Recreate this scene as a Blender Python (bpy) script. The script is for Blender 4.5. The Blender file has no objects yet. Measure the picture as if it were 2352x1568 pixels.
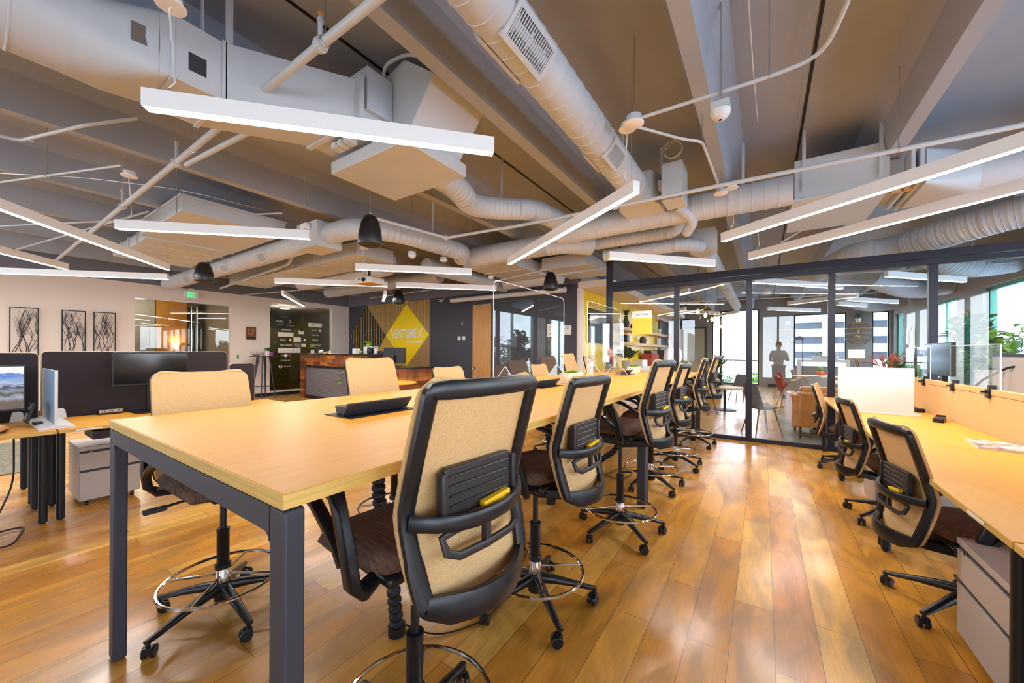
import bpy, bmesh, math, random
from mathutils import Vector, Matrix, Euler
R = math.radians
rnd = random.Random(7)
SC = bpy.context.scene
COL = SC.collection
# ------------------------------------------------------------------ camera, world, exposure
cd = bpy.data.cameras.new('camera'); cam = bpy.data.objects.new('camera', cd); COL.objects.link(cam)
cam.location = (0, 0, 1.37)
cam.rotation_mode = 'QUATERNION'
cam.rotation_quaternion = (Matrix.Rotation(R(33.707), 4, 'Z') @ Matrix.Rotation(R(90), 4, 'X') @ Matrix.Rotation(R(0.3), 4, 'Z')).to_quaternion()
cd.sensor_width = 36; cd.lens = 866.143 / 2352 * 36; cd.shift_y = 25.196 / 2352
cd.clip_start = .02; cd.clip_end = 300
SC.camera = cam
SC.view_settings.view_transform = 'Standard'; SC.view_settings.look = 'None'
SC.view_settings.gamma = 1; SC.view_settings.use_curve_mapping = False
SC.view_settings.exposure = 0.26
SC.cycles.max_bounces = 10; SC.cycles.diffuse_bounces = 5; SC.cycles.glossy_bounces = 4
SC.cycles.transparent_max_bounces = 24; SC.cycles.sample_clamp_indirect = 6; SC.cycles.caustics_reflective = False
wd = bpy.data.worlds.new('sky'); SC.world = wd; wd.use_nodes = True
wn = wd.node_tree; bg = wn.nodes['Background']
tc = wn.nodes.new('ShaderNodeTexCoord'); sp = wn.nodes.new('ShaderNodeSeparateXYZ'); cr = wn.nodes.new('ShaderNodeValToRGB')
wn.links.new(tc.outputs['Generated'], sp.inputs[0]); wn.links.new(sp.outputs['Z'], cr.inputs[0]); wn.links.new(cr.outputs[0], bg.inputs[0])
cr.color_ramp.elements[0].position = .0; cr.color_ramp.elements[0].color = (.86, .93, 1, 1)
cr.color_ramp.elements[1].position = .6; cr.color_ramp.elements[1].color = (.42, .64, 1, 1)
bg.inputs[1].default_value = 9.0
sd = bpy.data.lights.new('sun', 'SUN'); sun = bpy.data.objects.new('sun', sd); COL.objects.link(sun)
sd.energy = 2.2; sd.angle = R(1); sd.color = (1, .95, .88); sun.rotation_euler = Euler((R(38), 0, R(160)))

# ------------------------------------------------------------------ materials
def mat(name, col, rough=.5, metal=0., spec=.5, emit=0., ecol=None, noise=None, bump=None, alpha=None, coat=0.):
    m = bpy.data.materials.new(name); m.use_nodes = True; nt = m.node_tree; b = nt.nodes['Principled BSDF']
    b.inputs['Base Color'].default_value = (*col, 1); b.inputs['Roughness'].default_value = rough
    b.inputs['Metallic'].default_value = metal; b.inputs['Specular IOR Level'].default_value = spec
    b.inputs['Coat Weight'].default_value = coat
    if emit: b.inputs['Emission Color'].default_value = (*(ecol or col), 1); b.inputs['Emission Strength'].default_value = emit
    if noise:   # (scale vec, amount, detail)
        sc, amt, det = noise
        t = nt.nodes.new('ShaderNodeTexCoord'); mp = nt.nodes.new('ShaderNodeMapping'); n = nt.nodes.new('ShaderNodeTexNoise')
        mp.inputs['Scale'].default_value = sc; n.inputs['Scale'].default_value = 1; n.inputs['Detail'].default_value = det
        r = nt.nodes.new('ShaderNodeValToRGB'); r.color_ramp.elements[0].position = .3; r.color_ramp.elements[1].position = .7
        r.color_ramp.elements[0].color = (*[c * (1 - amt) for c in col], 1); r.color_ramp.elements[1].color = (*[min(1, c * (1 + amt)) for c in col], 1)
        nt.links.new(t.outputs['Object'], mp.inputs[0]); nt.links.new(mp.outputs[0], n.inputs[0]); nt.links.new(n.outputs[0], r.inputs[0]); nt.links.new(r.outputs[0], b.inputs['Base Color'])
        if bump:
            bp = nt.nodes.new('ShaderNodeBump'); bp.inputs['Strength'].default_value = bump; bp.inputs['Distance'].default_value = .002
            nt.links.new(n.outputs[0], bp.inputs['Height']); nt.links.new(bp.outputs[0], b.inputs['Normal'])
    return m
def glass(name, tint=(1, 1, 1), base=.045, gain=1.0):
    m = bpy.data.materials.new(name); m.use_nodes = True; nt = m.node_tree; nt.nodes.clear()
    N = nt.nodes.new; L = nt.links.new
    out = N('ShaderNodeOutputMaterial'); mx = N('ShaderNodeMixShader'); tr = N('ShaderNodeBsdfTransparent'); gl = N('ShaderNodeBsdfGlossy')
    tr.inputs[0].default_value = (*tint, 1); gl.inputs[1].default_value = .0
    g = N('ShaderNodeNewGeometry'); d = N('ShaderNodeVectorMath'); d.operation = 'DOT_PRODUCT'
    L(g.outputs['Incoming'], d.inputs[0]); L(g.outputs['Normal'], d.inputs[1])
    def M(op, a, b=None):
        n = N('ShaderNodeMath'); n.operation = op
        for i, v in enumerate((a, b)):
            if v is None: continue
            if isinstance(v, (int, float)): n.inputs[i].default_value = v
            else: L(v, n.inputs[i])
        return n.outputs[0]
    a = M('ABSOLUTE', d.outputs['Value']); a = M('SUBTRACT', 1, a); a = M('POWER', a, 5); a = M('MULTIPLY', a, (1 - base) * gain); a = M('ADD', a, base)
    L(a, mx.inputs[0]); L(tr.outputs[0], mx.inputs[1]); L(gl.outputs[0], mx.inputs[2]); L(mx.outputs[0], out.inputs[0])
    return m
def planks(name, cols, bw, rh, rough, along='Y', grain=.25, mortar=.0015, mcol=(.08, .035, .01), coat=0.):
    m = bpy.data.materials.new(name); m.use_nodes = True; nt = m.node_tree; b = nt.nodes['Principled BSDF']; N = nt.nodes.new; L = nt.links.new
    t = N('ShaderNodeTexCoord'); mp = N('ShaderNodeMapping'); L(t.outputs['Object'], mp.inputs[0])
    if along == 'XZ': mp.inputs['Rotation'].default_value = (R(-90), 0, 0)
    if along == 'Y': mp.inputs['Rotation'].default_value = (0, 0, R(-90)); mp.inputs['Location'].default_value = (0, -.127, 0)
    br = N('ShaderNodeTexBrick'); L(mp.outputs[0], br.inputs[0]); br.offset = .37; br.offset_frequency = 2; br.squash = 1
    br.inputs['Scale'].default_value = 1; br.inputs['Brick Width'].default_value = bw; br.inputs['Row Height'].default_value = rh
    br.inputs['Mortar Size'].default_value = mortar; br.inputs['Mortar Smooth'].default_value = .3; br.inputs['Bias'].default_value = 0
    br.inputs['Color1'].default_value = (0, 0, 0, 1); br.inputs['Color2'].default_value = (1, 1, 1, 1); br.inputs['Mortar'].default_value = (.5, .5, .5, 1)
    rp = N('ShaderNodeValToRGB'); L(br.outputs['Color'], rp.inputs[0])
    while len(rp.color_ramp.elements) < len(cols): rp.color_ramp.elements.new(.5)
    for i, c in enumerate(cols): rp.color_ramp.elements[i].position = i / (len(cols) - 1); rp.color_ramp.elements[i].color = (*c, 1)
    # blotches and grain
    n1 = N('ShaderNodeTexNoise'); m1 = N('ShaderNodeMapping'); m1.inputs['Scale'].default_value = (5, 1.6, 5) if along == 'Y' else (1.6, 5, 5)
    L(t.outputs['Object'], m1.inputs[0]); L(m1.outputs[0], n1.inputs[0]); n1.inputs['Scale'].default_value = 1; n1.inputs['Detail'].default_value = 4; n1.inputs['Distortion'].default_value = 1.2
    n2 = N('ShaderNodeTexNoise'); m2 = N('ShaderNodeMapping'); m2.inputs['Scale'].default_value = (90, 5, 90) if along == 'Y' else (5, 90, 90)
    L(t.outputs['Object'], m2.inputs[0]); L(m2.outputs[0], n2.inputs[0]); n2.inputs['Scale'].default_value = 1; n2.inputs['Detail'].default_value = 3
    def mr(src, a, b_, lo, hi):
        x = N('ShaderNodeMapRange'); L(src, x.inputs[0]); x.inputs[1].default_value = a; x.inputs[2].default_value = b_; x.inputs[3].default_value = lo; x.inputs[4].default_value = hi; return x.outputs[0]
    f1 = mr(n1.outputs[0], .3, .62, 1 - grain * 1.5, 1.08); f2 = mr(n2.outputs[0], .3, .7, 1 - grain * .5, 1.06)
    mu = N('ShaderNodeMath'); mu.operation = 'MULTIPLY'; L(f1, mu.inputs[0]); L(f2, mu.inputs[1])
    mx = N('ShaderNodeMixRGB'); mx.blend_type = 'MULTIPLY'; mx.inputs[0].default_value = 1; L(rp.outputs[0], mx.inputs[1]); L(mu.outputs[0], mx.inputs[2])
    mo = N('ShaderNodeMixRGB'); L(br.outputs['Fac'], mo.inputs[0]); L(mx.outputs[0], mo.inputs[1]); mo.inputs[2].default_value = (*mcol, 1)
    L(mo.outputs[0], b.inputs['Base Color']); b.inputs['Roughness'].default_value = rough; b.inputs['Coat Weight'].default_value = coat; b.inputs['Coat Roughness'].default_value = .15
    L(mr(n1.outputs[0], .3, .7, rough * 1.25, rough * .8), b.inputs['Roughness'])
    bp = N('ShaderNodeBump'); bp.inputs['Strength'].default_value = .25; bp.inputs['Distance'].default_value = .001; bp.invert = True
    L(br.outputs['Fac'], bp.inputs['Height']); L(bp.outputs[0], b.inputs['Normal'])
    return m
def pattern(name, kind, a, b_, scale, rough=.5, rot=(0, 0, 0), thr=.5):
    m = bpy.data.materials.new(name); m.use_nodes = True; nt = m.node_tree; b = nt.nodes['Principled BSDF']; N = nt.nodes.new; L = nt.links.new
    t = N('ShaderNodeTexCoord'); mp = N('ShaderNodeMapping'); L(t.outputs['Object'], mp.inputs[0]); mp.inputs['Scale'].default_value = scale; mp.inputs['Rotation'].default_value = rot
    rp = N('ShaderNodeValToRGB'); rp.color_ramp.elements[0].color = (*a, 1); rp.color_ramp.elements[1].color = (*b_, 1)
    if kind == 'voronoi': n = N('ShaderNodeTexVoronoi'); n.inputs['Scale'].default_value = 1; src = n.outputs['Distance']; rp.color_ramp.elements[0].position = thr; rp.color_ramp.elements[1].position = thr + .04; n.inputs['Randomness'].default_value = 0
    elif kind == 'wave': n = N('ShaderNodeTexWave'); n.inputs['Scale'].default_value = 1; src = n.outputs['Fac']; rp.color_ramp.elements[0].position = thr; rp.color_ramp.elements[1].position = thr + .05
    elif kind == 'check': n = N('ShaderNodeTexChecker'); n.inputs['Scale'].default_value = 1; src = n.outputs['Fac']
    elif kind == 'brick':
        n = N('ShaderNodeTexBrick'); n.inputs['Scale'].default_value = 1; n.inputs['Color1'].default_value = (0, 0, 0, 1); n.inputs['Color2'].default_value = (1, 1, 1, 1); n.inputs['Mortar'].default_value = (.3,.3,.3,1); n.inputs['Mortar Size'].default_value = .004; src = n.outputs['Color']
    else: n = N('ShaderNodeTexNoise'); n.inputs['Scale'].default_value = 1; n.inputs['Detail'].default_value = 5; src = n.outputs[0]; rp.color_ramp.elements[0].position = .35; rp.color_ramp.elements[1].position = .65
    L(mp.outputs[0], n.inputs[0]); L(src, rp.inputs[0]); L(rp.outputs[0], b.inputs['Base Color']); b.inputs['Roughness'].default_value = rough
    return m
def s(r, g, b):   # sRGB 0-255 to linear
    return tuple(((c / 255) / 12.92 if c / 255 < .04045 else ((c / 255 + .055) / 1.055) ** 2.4) for c in (r, g, b))
M = {}
M['floor'] = planks('oak_floor', [s(190, 126, 44), s(218, 156, 62), s(208, 140, 48), s(232, 176, 82), s(202, 132, 46)], 1.22, .1755, .27, coat=.25, grain=.3)
M['conc'] = mat('painted_concrete', (.335, .365, .415), .85, noise=((1.3, .7, 1.3), .1, 6))
M['white_wall'] = mat('white_wall_paint', s(226, 214, 204), .8, noise=((1, 1, 1), .02, 2))
M['band'] = mat('grey_band_paint', s(112, 114, 124), .8, noise=((1, 1, 1), .02, 2))
M['navy'] = mat('charcoal_wall_paint', s(66, 66, 76), .7, noise=((1, 1, 1), .03, 2))
M['grey_wall'] = mat('grey_wall_paint', s(150, 146, 144), .8, noise=((1, 1, 1), .02, 2))
M['black_trim'] = mat('black_baseboard', (.012, .012, .014), .5)
M['galv'] = mat('painted_duct', (.50, .53, .57), .5, noise=((2, 2, 2), .04, 3))
M['galv2'] = mat('painted_sheet_metal', (.52, .55, .585), .45, noise=((3, 3, 3), .04, 3))
M['pipe'] = mat('painted_pipe', (.52, .55, .585), .4)
M['black'] = mat('black_plastic', (.007, .007, .009), .36, spec=.4)
M['blackm'] = mat('matte_black_metal', (.009, .009, .011), .45, .1, spec=.35)
M['dark_in'] = mat('dark_interior', (.008, .008, .008), .8)
M['frame'] = mat('chair_frame_plastic', (.0085, .0085, .011), .33, spec=.42)
M['mesh_back'] = mat('beige_back_fabric', s(206, 166, 114), .85, noise=((260, 260, 260), .12, 1), bump=.3)
M['seat'] = mat('brown_striped_fabric', s(92, 68, 54), .9, noise=((180, 14, 60), .5, 2), bump=.4)
M['pad'] = mat('brown_grey_plastic', (.03, .026, .026), .4, spec=.4)
M['yellow'] = mat('yellow_plastic', s(240, 190, 10), .4)
M['chrome'] = mat('chrome', (.85, .85, .85), .08, 1)
M['steel'] = mat('brushed_steel', (.6, .6, .6), .3, 1)
M['tabletop'] = mat('oak_laminate', s(224, 160, 62), .4, spec=.3, noise=((60, 3, 60), .06, 3))
M['edge'] = mat('oak_edge_band', s(208, 170, 92), .5, noise=((4, 4, 160), .14, 2))
M['leg'] = mat('charcoal_table_metal', s(56, 56, 64), .5, spec=.35)
M['post'] = mat('anodised_dark_frame', s(36, 38, 50), .4, .1, spec=.4)
M['glass'] = glass('partition_glass', (.95, .97, .975), .05)
M['acrylic'] = glass('clear_acrylic', (.97, .975, .975), .05)
M['acr_edge'] = mat('polished_acrylic_edge', (.85, .87, .88), .2, alpha=None)
M['darkglass'] = glass('smoked_glass', (.62, .64, .6), .05)
M['clearglass'] = glass('entrance_glass', (.9, .93, .9), .05)
M['fix'] = mat('white_light_housing', (.82, .83, .85), .4)
M['led'] = mat('led_diffuser', (1, .95, .9), .5, emit=9, ecol=(1, .93, .86))
M['white'] = mat('white_plastic', (.7, .7, .7), .4)
M['cord'] = mat('white_cord', (.75, .75, .75), .5)
M['screen_dark'] = mat('dark_acoustic_fabric', s(48, 38, 42), .9, noise=((300, 300, 300), .12, 1))
M['screen_rim'] = mat('beige_screen_rim', s(196, 178, 158), .7)
M['screen_tan'] = mat('tan_acoustic_felt', s(214, 172, 118), .95, noise=((220, 220, 220), .12, 2))
M['silver'] = mat('silver_cabinet_paint', s(178, 170, 166), .4, .1)
M['walnut'] = planks('mixed_walnut_cladding', [s(70, 30, 12), s(150, 84, 30), s(96, 44, 16), s(190, 120, 50), s(84, 36, 14)], .42, .09, .4, along='XZ', grain=.35)
M['perf'] = pattern('perforated_metal', 'voronoi', (.01, .01, .01), s(112, 108, 114), (26, 26, 26), .5, (R(90), 0, 0), .3)
M['gold'] = mat('gold_mural_paint', s(206, 160, 62), .7)
M['brown'] = mat('brown_mural_paint', s(164, 128, 84), .7)
M['mdark'] = mat('dark_mural_paint', s(40, 38, 44), .7)
M['myellow'] = mat('yellow_mural_paint', s(255, 216, 0), .6)
M['mwhite'] = mat('white_lettering', s(238, 232, 220), .6)
M['mline'] = mat('ochre_stripe_paint', s(200, 170, 60), .6)
M['oakdoor'] = mat('oak_door_veneer', s(196, 146, 88), .5, noise=((30, 30, 2), .12, 4))
def diamond_tile():
    m = bpy.data.materials.new('yellow_diamond_tile'); m.use_nodes = True; nt = m.node_tree; b = nt.nodes['Principled BSDF']; N = nt.nodes.new; L = nt.links.new
    t = N('ShaderNodeTexCoord'); sp = N('ShaderNodeSeparateXYZ'); L(t.outputs['Object'], sp.inputs[0])
    def M_(op, a, c=None):
        n = N('ShaderNodeMath'); n.operation = op
        for i, v in enumerate((a, c)):
            if v is None: continue
            if isinstance(v, (int, float)): n.inputs[i].default_value = v
            else: L(v, n.inputs[i])
        return n.outputs[0]
    y = M_('MULTIPLY', sp.outputs['Y'], 5.5); z = M_('MULTIPLY', sp.outputs['Z'], 3.4)
    a = M_('LESS_THAN', M_('FRACT', M_('ADD', y, z)), .06); c = M_('LESS_THAN', M_('FRACT', M_('SUBTRACT', y, z)), .06); f = M_('MAXIMUM', a, c)
    mx = N('ShaderNodeMixRGB'); L(f, mx.inputs[0]); mx.inputs[1].default_value = (*s(250, 212, 10), 1); mx.inputs[2].default_value = (*s(150, 118, 20), 1); L(mx.outputs[0], b.inputs['Base Color']); b.inputs['Roughness'].default_value = .3
    return m
M['ktile'] = diamond_tile()
M['leather'] = mat('tan_leather', s(176, 112, 52), .38, noise=((6, 6, 6), .1, 4))
M['greyfab'] = mat('grey_fabric', s(150, 142, 134), .95, noise=((120, 120, 120), .15, 2))
M['dgreyfab'] = mat('charcoal_fabric', s(92, 90, 94), .95, noise=((120, 120, 120), .15, 2))
M['walleg'] = mat('walnut_leg_wood', s(104, 64, 36), .5, noise=((20, 20, 3), .2, 3))
M['redfab'] = mat('rust_red_fabric', s(140, 46, 30), .8)
M['leaf'] = mat('green_leaf', s(76, 116, 44), .5, noise=((9, 9, 9), .4, 2))
M['leaf2'] = mat('bright_green_leaf', s(128, 168, 48), .5, noise=((9, 9, 9), .3, 2))
M['leaf3'] = mat('dark_green_leaf', s(44, 70, 34), .45, noise=((9, 9, 9), .4, 2))
M['redleaf'] = mat('pink_red_leaf', s(206, 110, 90), .5, noise=((9, 9, 9), .3, 2))
M['soil'] = mat('potting_soil', (.03, .02, .012), .95)
M['pot'] = mat('white_ceramic', s(232, 222, 206), .4, noise=((4, 4, 4), .05, 3))
M['wood'] = mat('light_wood', s(196, 150, 96), .5, noise=((30, 3, 30), .15, 3))
M['rug'] = mat('grey_woven_rug', s(124, 118, 100), .95, noise=((25, 25, 25), .35, 4))
M['skin'] = mat('skin', s(206, 150, 118), .55)
M['hair'] = mat('brown_hair', s(120, 66, 34), .6)
M['hair2'] = mat('black_hair', (.02, .016, .014), .6)
M['tee'] = mat('white_cotton', (.72, .71, .69), .9)
M['shorts'] = mat('charcoal_cotton', (.06, .06, .07), .9)
M['grn_frame'] = mat('green_window_frame', s(78, 150, 128), .4, .2)
M['monitor'] = mat('glossy_black_screen', (.008, .008, .009), .12)
M['exitg'] = mat('green_exit_letters', (0, .8, .2), .5, emit=1.3, ecol=(0.02, .85, .22))
M['amber'] = mat('amber_lit_shade', (1, .7, .2), .5, emit=5, ecol=(1, .62, .14))
M['warmwood'] = mat('honey_wood_panel', s(176, 120, 30), .5, noise=((3, 20, 1.5), .1, 3))
M['lampshade'] = mat('lit_cream_shade', s(250, 236, 200), .7, emit=.9, ecol=(1, .9, .7))
M['paper'] = mat('white_paper', (.8, .8, .78), .7)
M['bldg'] = mat('white_parking_deck', (.8, .8, .8), .7)
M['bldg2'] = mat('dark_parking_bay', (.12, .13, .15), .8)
M['gnd'] = mat('light_grey_pavement', (.55, .55, .55), .9)
M['bulb'] = mat('warm_bulb', (1, .8, .5), .5, emit=7, ecol=(1, .78, .45))
M['smoke'] = glass('amber_pendant_glass', (.8, .74, .62), .1)
M['goldleaf'] = mat('gold_leaf', s(190, 150, 60), .3, .8)
M['purple'] = mat('purple_label', s(140, 60, 130), .5)
M['orange'] = mat('orange_fabric', s(226, 110, 60), .7)
M['pink'] = mat('pink_candy', s(200, 130, 120), .5)

# ------------------------------------------------------------------ mesh builder
class MB:
    def __init__(s_): s_.bm = bmesh.new()
    def box(s_, x0, x1, y0, y1, z0, z1, rot=None, piv=None):
        vs = [s_.bm.verts.new(v) for v in ((x0, y0, z0), (x1, y0, z0), (x1, y1, z0), (x0, y1, z0), (x0, y0, z1), (x1, y0, z1), (x1, y1, z1), (x0, y1, z1))]
        for f in ((0, 3, 2, 1), (4, 5, 6, 7), (0, 1, 5, 4), (1, 2, 6, 5), (2, 3, 7, 6), (3, 0, 4, 7)): s_.bm.faces.new([vs[i] for i in f])
        if rot is not None:
            p = Vector(piv if piv else ((x0 + x1) / 2, (y0 + y1) / 2, (z0 + z1) / 2)); q = Euler(rot).to_matrix()
            for v in vs: v.co = p + q @ (v.co - p)
        return s_
    def prism(s_, pts, axis, a, b):   # pts 2-D polygon extruded along axis
        def P(u, v, w): return {'x': (w, u, v), 'y': (u, w, v), 'z': (u, v, w)}[axis]
        A = [s_.bm.verts.new(P(u, v, a)) for u, v in pts]; B = [s_.bm.verts.new(P(u, v, b)) for u, v in pts]; n = len(pts)
        s_.bm.faces.new(A); s_.bm.faces.new(B[::-1])
        for i in range(n): s_.bm.faces.new([A[i], B[i], B[(i + 1) % n], A[(i + 1) % n]])
        return s_
    def loft(s_, rings, closed=False, caps=True):
        V = [[s_.bm.verts.new(p) for p in r] for r in rings]; n = len(V[0]); m = len(V)
        for i in range(m if closed else m - 1):
            a, b = V[i], V[(i + 1) % m]
            for j in range(n): s_.bm.faces.new([a[j], a[(j + 1) % n], b[(j + 1) % n], b[j]])
        if caps and not closed: s_.bm.faces.new(V[0][::-1]); s_.bm.faces.new(V[-1])
        return s_
    def sweep(s_, path, w, t, up=(0, 1, 0), closed=False, n=8, sq=.55):
        # rounded-rectangle section: w across (in the plane), t along 'up'
        path = [Vector(p) for p in path]; up = Vector(up); rings = []; m = len(path)
        for i, p in enumerate(path):
            a = path[(i - 1) % m] if (closed or i > 0) else p; b = path[(i + 1) % m] if (closed or i < m - 1) else p
            tg = (b - a).normalized(); sd_ = tg.cross(up)
            if sd_.length < 1e-4: sd_ = tg.cross(Vector((.01, .02, 1)))
            sd_.normalize(); u2 = sd_.cross(tg).normalized()
            ww = w[i] if isinstance(w, (list, tuple)) else w; tt = t[i] if isinstance(t, (list, tuple)) else t
            rg = []
            for k in range(n):
                c, q = math.cos(2 * math.pi * (k + .5) / n), math.sin(2 * math.pi * (k + .5) / n)
                c = math.copysign(abs(c) ** sq, c); q = math.copysign(abs(q) ** sq, q)
                rg.append(p + sd_ * c * ww / 2 + u2 * q * tt / 2)
            rings.append(rg)
        return s_.loft(rings, closed)
    def tube(s_, path, r, n=10, closed=False): return s_.sweep(path, 2 * r if not isinstance(r, (list, tuple)) else [2 * q for q in r], 2 * r if not isinstance(r, (list, tuple)) else [2 * q for q in r], (.013, .021, 1) if not closed else (.01, .02, 1), closed, n, 1)
    def cyl(s_, p0, p1, r, n=16, r2=None): return s_.tube([p0, p1], [r, r if r2 is None else r2], n)
    def ring(s_, c, R_, r, n=40, m=8, axis='z'):
        c = Vector(c); pts = []
        for i in range(n):
            a = 2 * math.pi * i / n; u, v = R_ * math.cos(a), R_ * math.sin(a)
            pts.append(c + Vector({'z': (u, v, 0), 'y': (u, 0, v), 'x': (0, u, v)}[axis]))
        return s_.sweep(pts, 2 * r, 2 * r, {'z': (0, 0, 1), 'y': (0, 1, 0), 'x': (1, 0, 0)}[axis], True, m, 1)
    def lathe(s_, prof, c=(0, 0, 0), n=24):
        c = Vector(c)
        return s_.loft([[c + Vector((r * math.cos(2 * math.pi * k / n), r * math.sin(2 * math.pi * k / n), z)) for k in range(n)] for r, z in prof])
    def sph(s_, c, r, sc=(1, 1, 1), n=12):
        c = Vector(c); m = n // 2 + 1; rings = []
        for i in range(m):
            a = -math.pi / 2 + math.pi * (i + .04) / (m - .92); rr = math.cos(a) * r
            rings.append([c + Vector((rr * math.cos(2 * math.pi * k / n) * sc[0], rr * math.sin(2 * math.pi * k / n) * sc[1], r * math.sin(a) * sc[2])) for k in range(n)])
        return s_.loft(rings)
    def grid(s_, f, nu, nv, thick=0, cap=None):
        V = [[s_.bm.verts.new(f(i / nu, j / nv)) for i in range(nu + 1)] for j in range(nv + 1)]
        fs = []
        for j in range(nv):
            for i in range(nu): fs.append(s_.bm.faces.new([V[j][i], V[j][i + 1], V[j + 1][i + 1], V[j + 1][i]]))
        if thick:
            s_.bm.normal_update(); bmesh.ops.solidify(s_.bm, geom=fs, thickness=thick)
        return s_
    def leaf(s_, p, d, L, W, bend=.25):
        p = Vector(p); d = Vector(d).normalized(); sd_ = d.cross(Vector((.1, .05, 1)))
        if sd_.length < .05: sd_ = Vector((1, 0, 0))
        sd_.normalize(); dn = Vector((0, 0, -1))
        c = [p, p + d * L * .3 + sd_ * W * .45, p + d * L * .65 + sd_ * W * .42 + dn * bend * L * .2, p + d * L + dn * bend * L * .6, p + d * L * .65 - sd_ * W * .42 + dn * bend * L * .2, p + d * L * .3 - sd_ * W * .45, p + d * L * .5 + dn * (bend * L * .1 + .1 * W)]
        v = [s_.bm.verts.new(q) for q in c]
        for a, b in ((0, 1), (1, 2), (2, 3), (3, 4), (4, 5), (5, 0)): s_.bm.faces.new([v[a], v[b], v[6]])
        return s_
    def build(s_, name, m, parent=None, loc=None, bevel=0, seg=2, smooth=True, ang=38, mods=None):
        bm = s_.bm
        bmesh.ops.recalc_face_normals(bm, faces=bm.faces) if name not in ('leaves', 'foliage') else None
        if smooth:
            for f in bm.faces: f.smooth = True
            for e in bm.edges:
                if len(e.link_faces) == 2 and e.calc_face_angle(0) > R(ang): e.smooth = False
        me = bpy.data.meshes.new(name); bm.to_mesh(me); bm.free()
        o = bpy.data.objects.new(name, me); COL.objects.link(o)
        for q in (m if isinstance(m, (list, tuple)) else [m]): me.materials.append(M[q] if isinstance(q, str) else q)
        if parent is not None: o.parent = parent
        if loc: o.location = loc
        if bevel:
            b = o.modifiers.new('bevel', 'BEVEL'); b.width = bevel; b.segments = seg; b.limit_method = 'ANGLE'; b.angle_limit = R(35); b.harden_normals = False
        return o
def tag(o, label, cat, group=None, kind=None):
    if label: o['label'] = label
    if cat: o['category'] = cat
    if group: o['group'] = group
    if kind: o['kind'] = kind
    return o
def thing(name, label, cat, loc=(0, 0, 0), rz=0, group=None):
    o = bpy.data.objects.new(name, None); COL.objects.link(o); o.location = loc; o.rotation_euler = (0, 0, rz); o.empty_display_size = .1
    return tag(o, label, cat, group)
def struct(o): o['kind'] = 'structure'; return o
def dup(o, loc=None, rz=None, label=None, group=None, parent=None):
    c = o.copy(); COL.objects.link(c)
    if parent is not None: c.parent = parent
    if loc is not None: c.location = loc
    if rz is not None: c.rotation_euler = (0, 0, rz)
    if label: c['label'] = label
    if group: c['group'] = group
    for ch in KIDS.get(o.name, [k for k in bpy.data.objects if k.parent == o]): dup(ch, parent=c)
    return c
KIDS = {}
def text(name, body, size, m, loc, rot, parent=None, ext=.002, align='CENTER', sx=1, space=1, lspace=1, bold=0):
    cu = bpy.data.curves.new(name, 'FONT'); cu.body = body; cu.size = size; cu.extrude = ext; cu.align_x = align; cu.align_y = 'CENTER'; cu.space_character = space; cu.space_line = lspace; cu.offset = bold
    tmp = bpy.data.objects.new(name + 't', cu); COL.objects.link(tmp); dg = bpy.context.evaluated_depsgraph_get(); me = bpy.data.meshes.new_from_object(tmp.evaluated_get(dg))
    bpy.data.objects.remove(tmp); me.name = name; me.materials.clear(); me.materials.append(M[m])
    o = bpy.data.objects.new(name, me); COL.objects.link(o); o.location = loc; o.rotation_euler = rot; o.scale = (sx, 1, 1)
    if parent is not None: o.parent = parent
    return o
def arc(c, r, a0, a1, n, ax=(1, 0, 0), ay=(0, 0, 1)):
    c = Vector(c); ax = Vector(ax); ay = Vector(ay)
    return [c + ax * r * math.cos(R(a0 + (a1 - a0) * i / n)) + ay * r * math.sin(R(a0 + (a1 - a0) * i / n)) for i in range(n + 1)]
def smooth_path(pts, rad=.15, n=6):
    pts = [Vector(p) for p in pts]; out = [pts[0]]
    for i in range(1, len(pts) - 1):
        a, b, c = pts[i - 1], pts[i], pts[i + 1]; r = min(rad, (a - b).length * .49, (c - b).length * .49)
        p, q = b + (a - b).normalized() * r, b + (c - b).normalized() * r
        for k in range(n + 1):
            t = k / n; out.append(p * (1 - t) ** 2 + b * 2 * t * (1 - t) + q * t * t)
    out.append(pts[-1]); return out
# ------------------------------------------------------------------ the room shell
struct(MB().box(-17.2, 4.1, -5.3, 19.1, -.12, 0).build('floor', 'floor', smooth=False))
mb = MB().box(-17.2, 4.1, -5.3, 19.1, 3.76, 3.95)
STEMS = [-13.6, -11.9, -10.2, -8.5, -6.85, -5.15, -3.5, -1.86, -.4, 1.05, 2.6]
for x in STEMS: mb.prism([(x - .055, 3.31), (x + .055, 3.31), (x + .09, 3.62), (x + .2, 3.765), (x - .2, 3.765), (x - .09, 3.62)], 'y', -5.3, 19.1)
struct(mb.build('ceiling', 'conc', smooth=False))
for i, x in enumerate((.325, 3.3, -2.7, -5.9)): struct(MB().box(x - .012, x + .012, -5.3, 19.1, 3.752, 3.765).build('trim_%d' % (i + 1), 'dark_in', smooth=False))
def wall_with(name, m, axis, at, th, u0, u1, z0, z1, holes):
    """axis 'x': plane x=at, thickness th (signed), u is y; axis 'y': plane y=at"""
    mb = MB(); holes = sorted(holes); a = u0
    def bx(p, q, r, t):
        if q - p < 1e-4 or t - r < 1e-4: return
        lo, hi = min(at, at + th), max(at, at + th)
        if axis == 'x': mb.box(lo, hi, p, q, r, t)
        else: mb.box(p, q, lo, hi, r, t)
    for h0, h1, b0, b1 in holes:
        bx(a, h0, z0, z1); bx(h0, h1, z0, b0); bx(h0, h1, b1, z1); a = h1
    bx(a, u1, z0, z1)
    return struct(mb.build(name, m, smooth=False))
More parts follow.
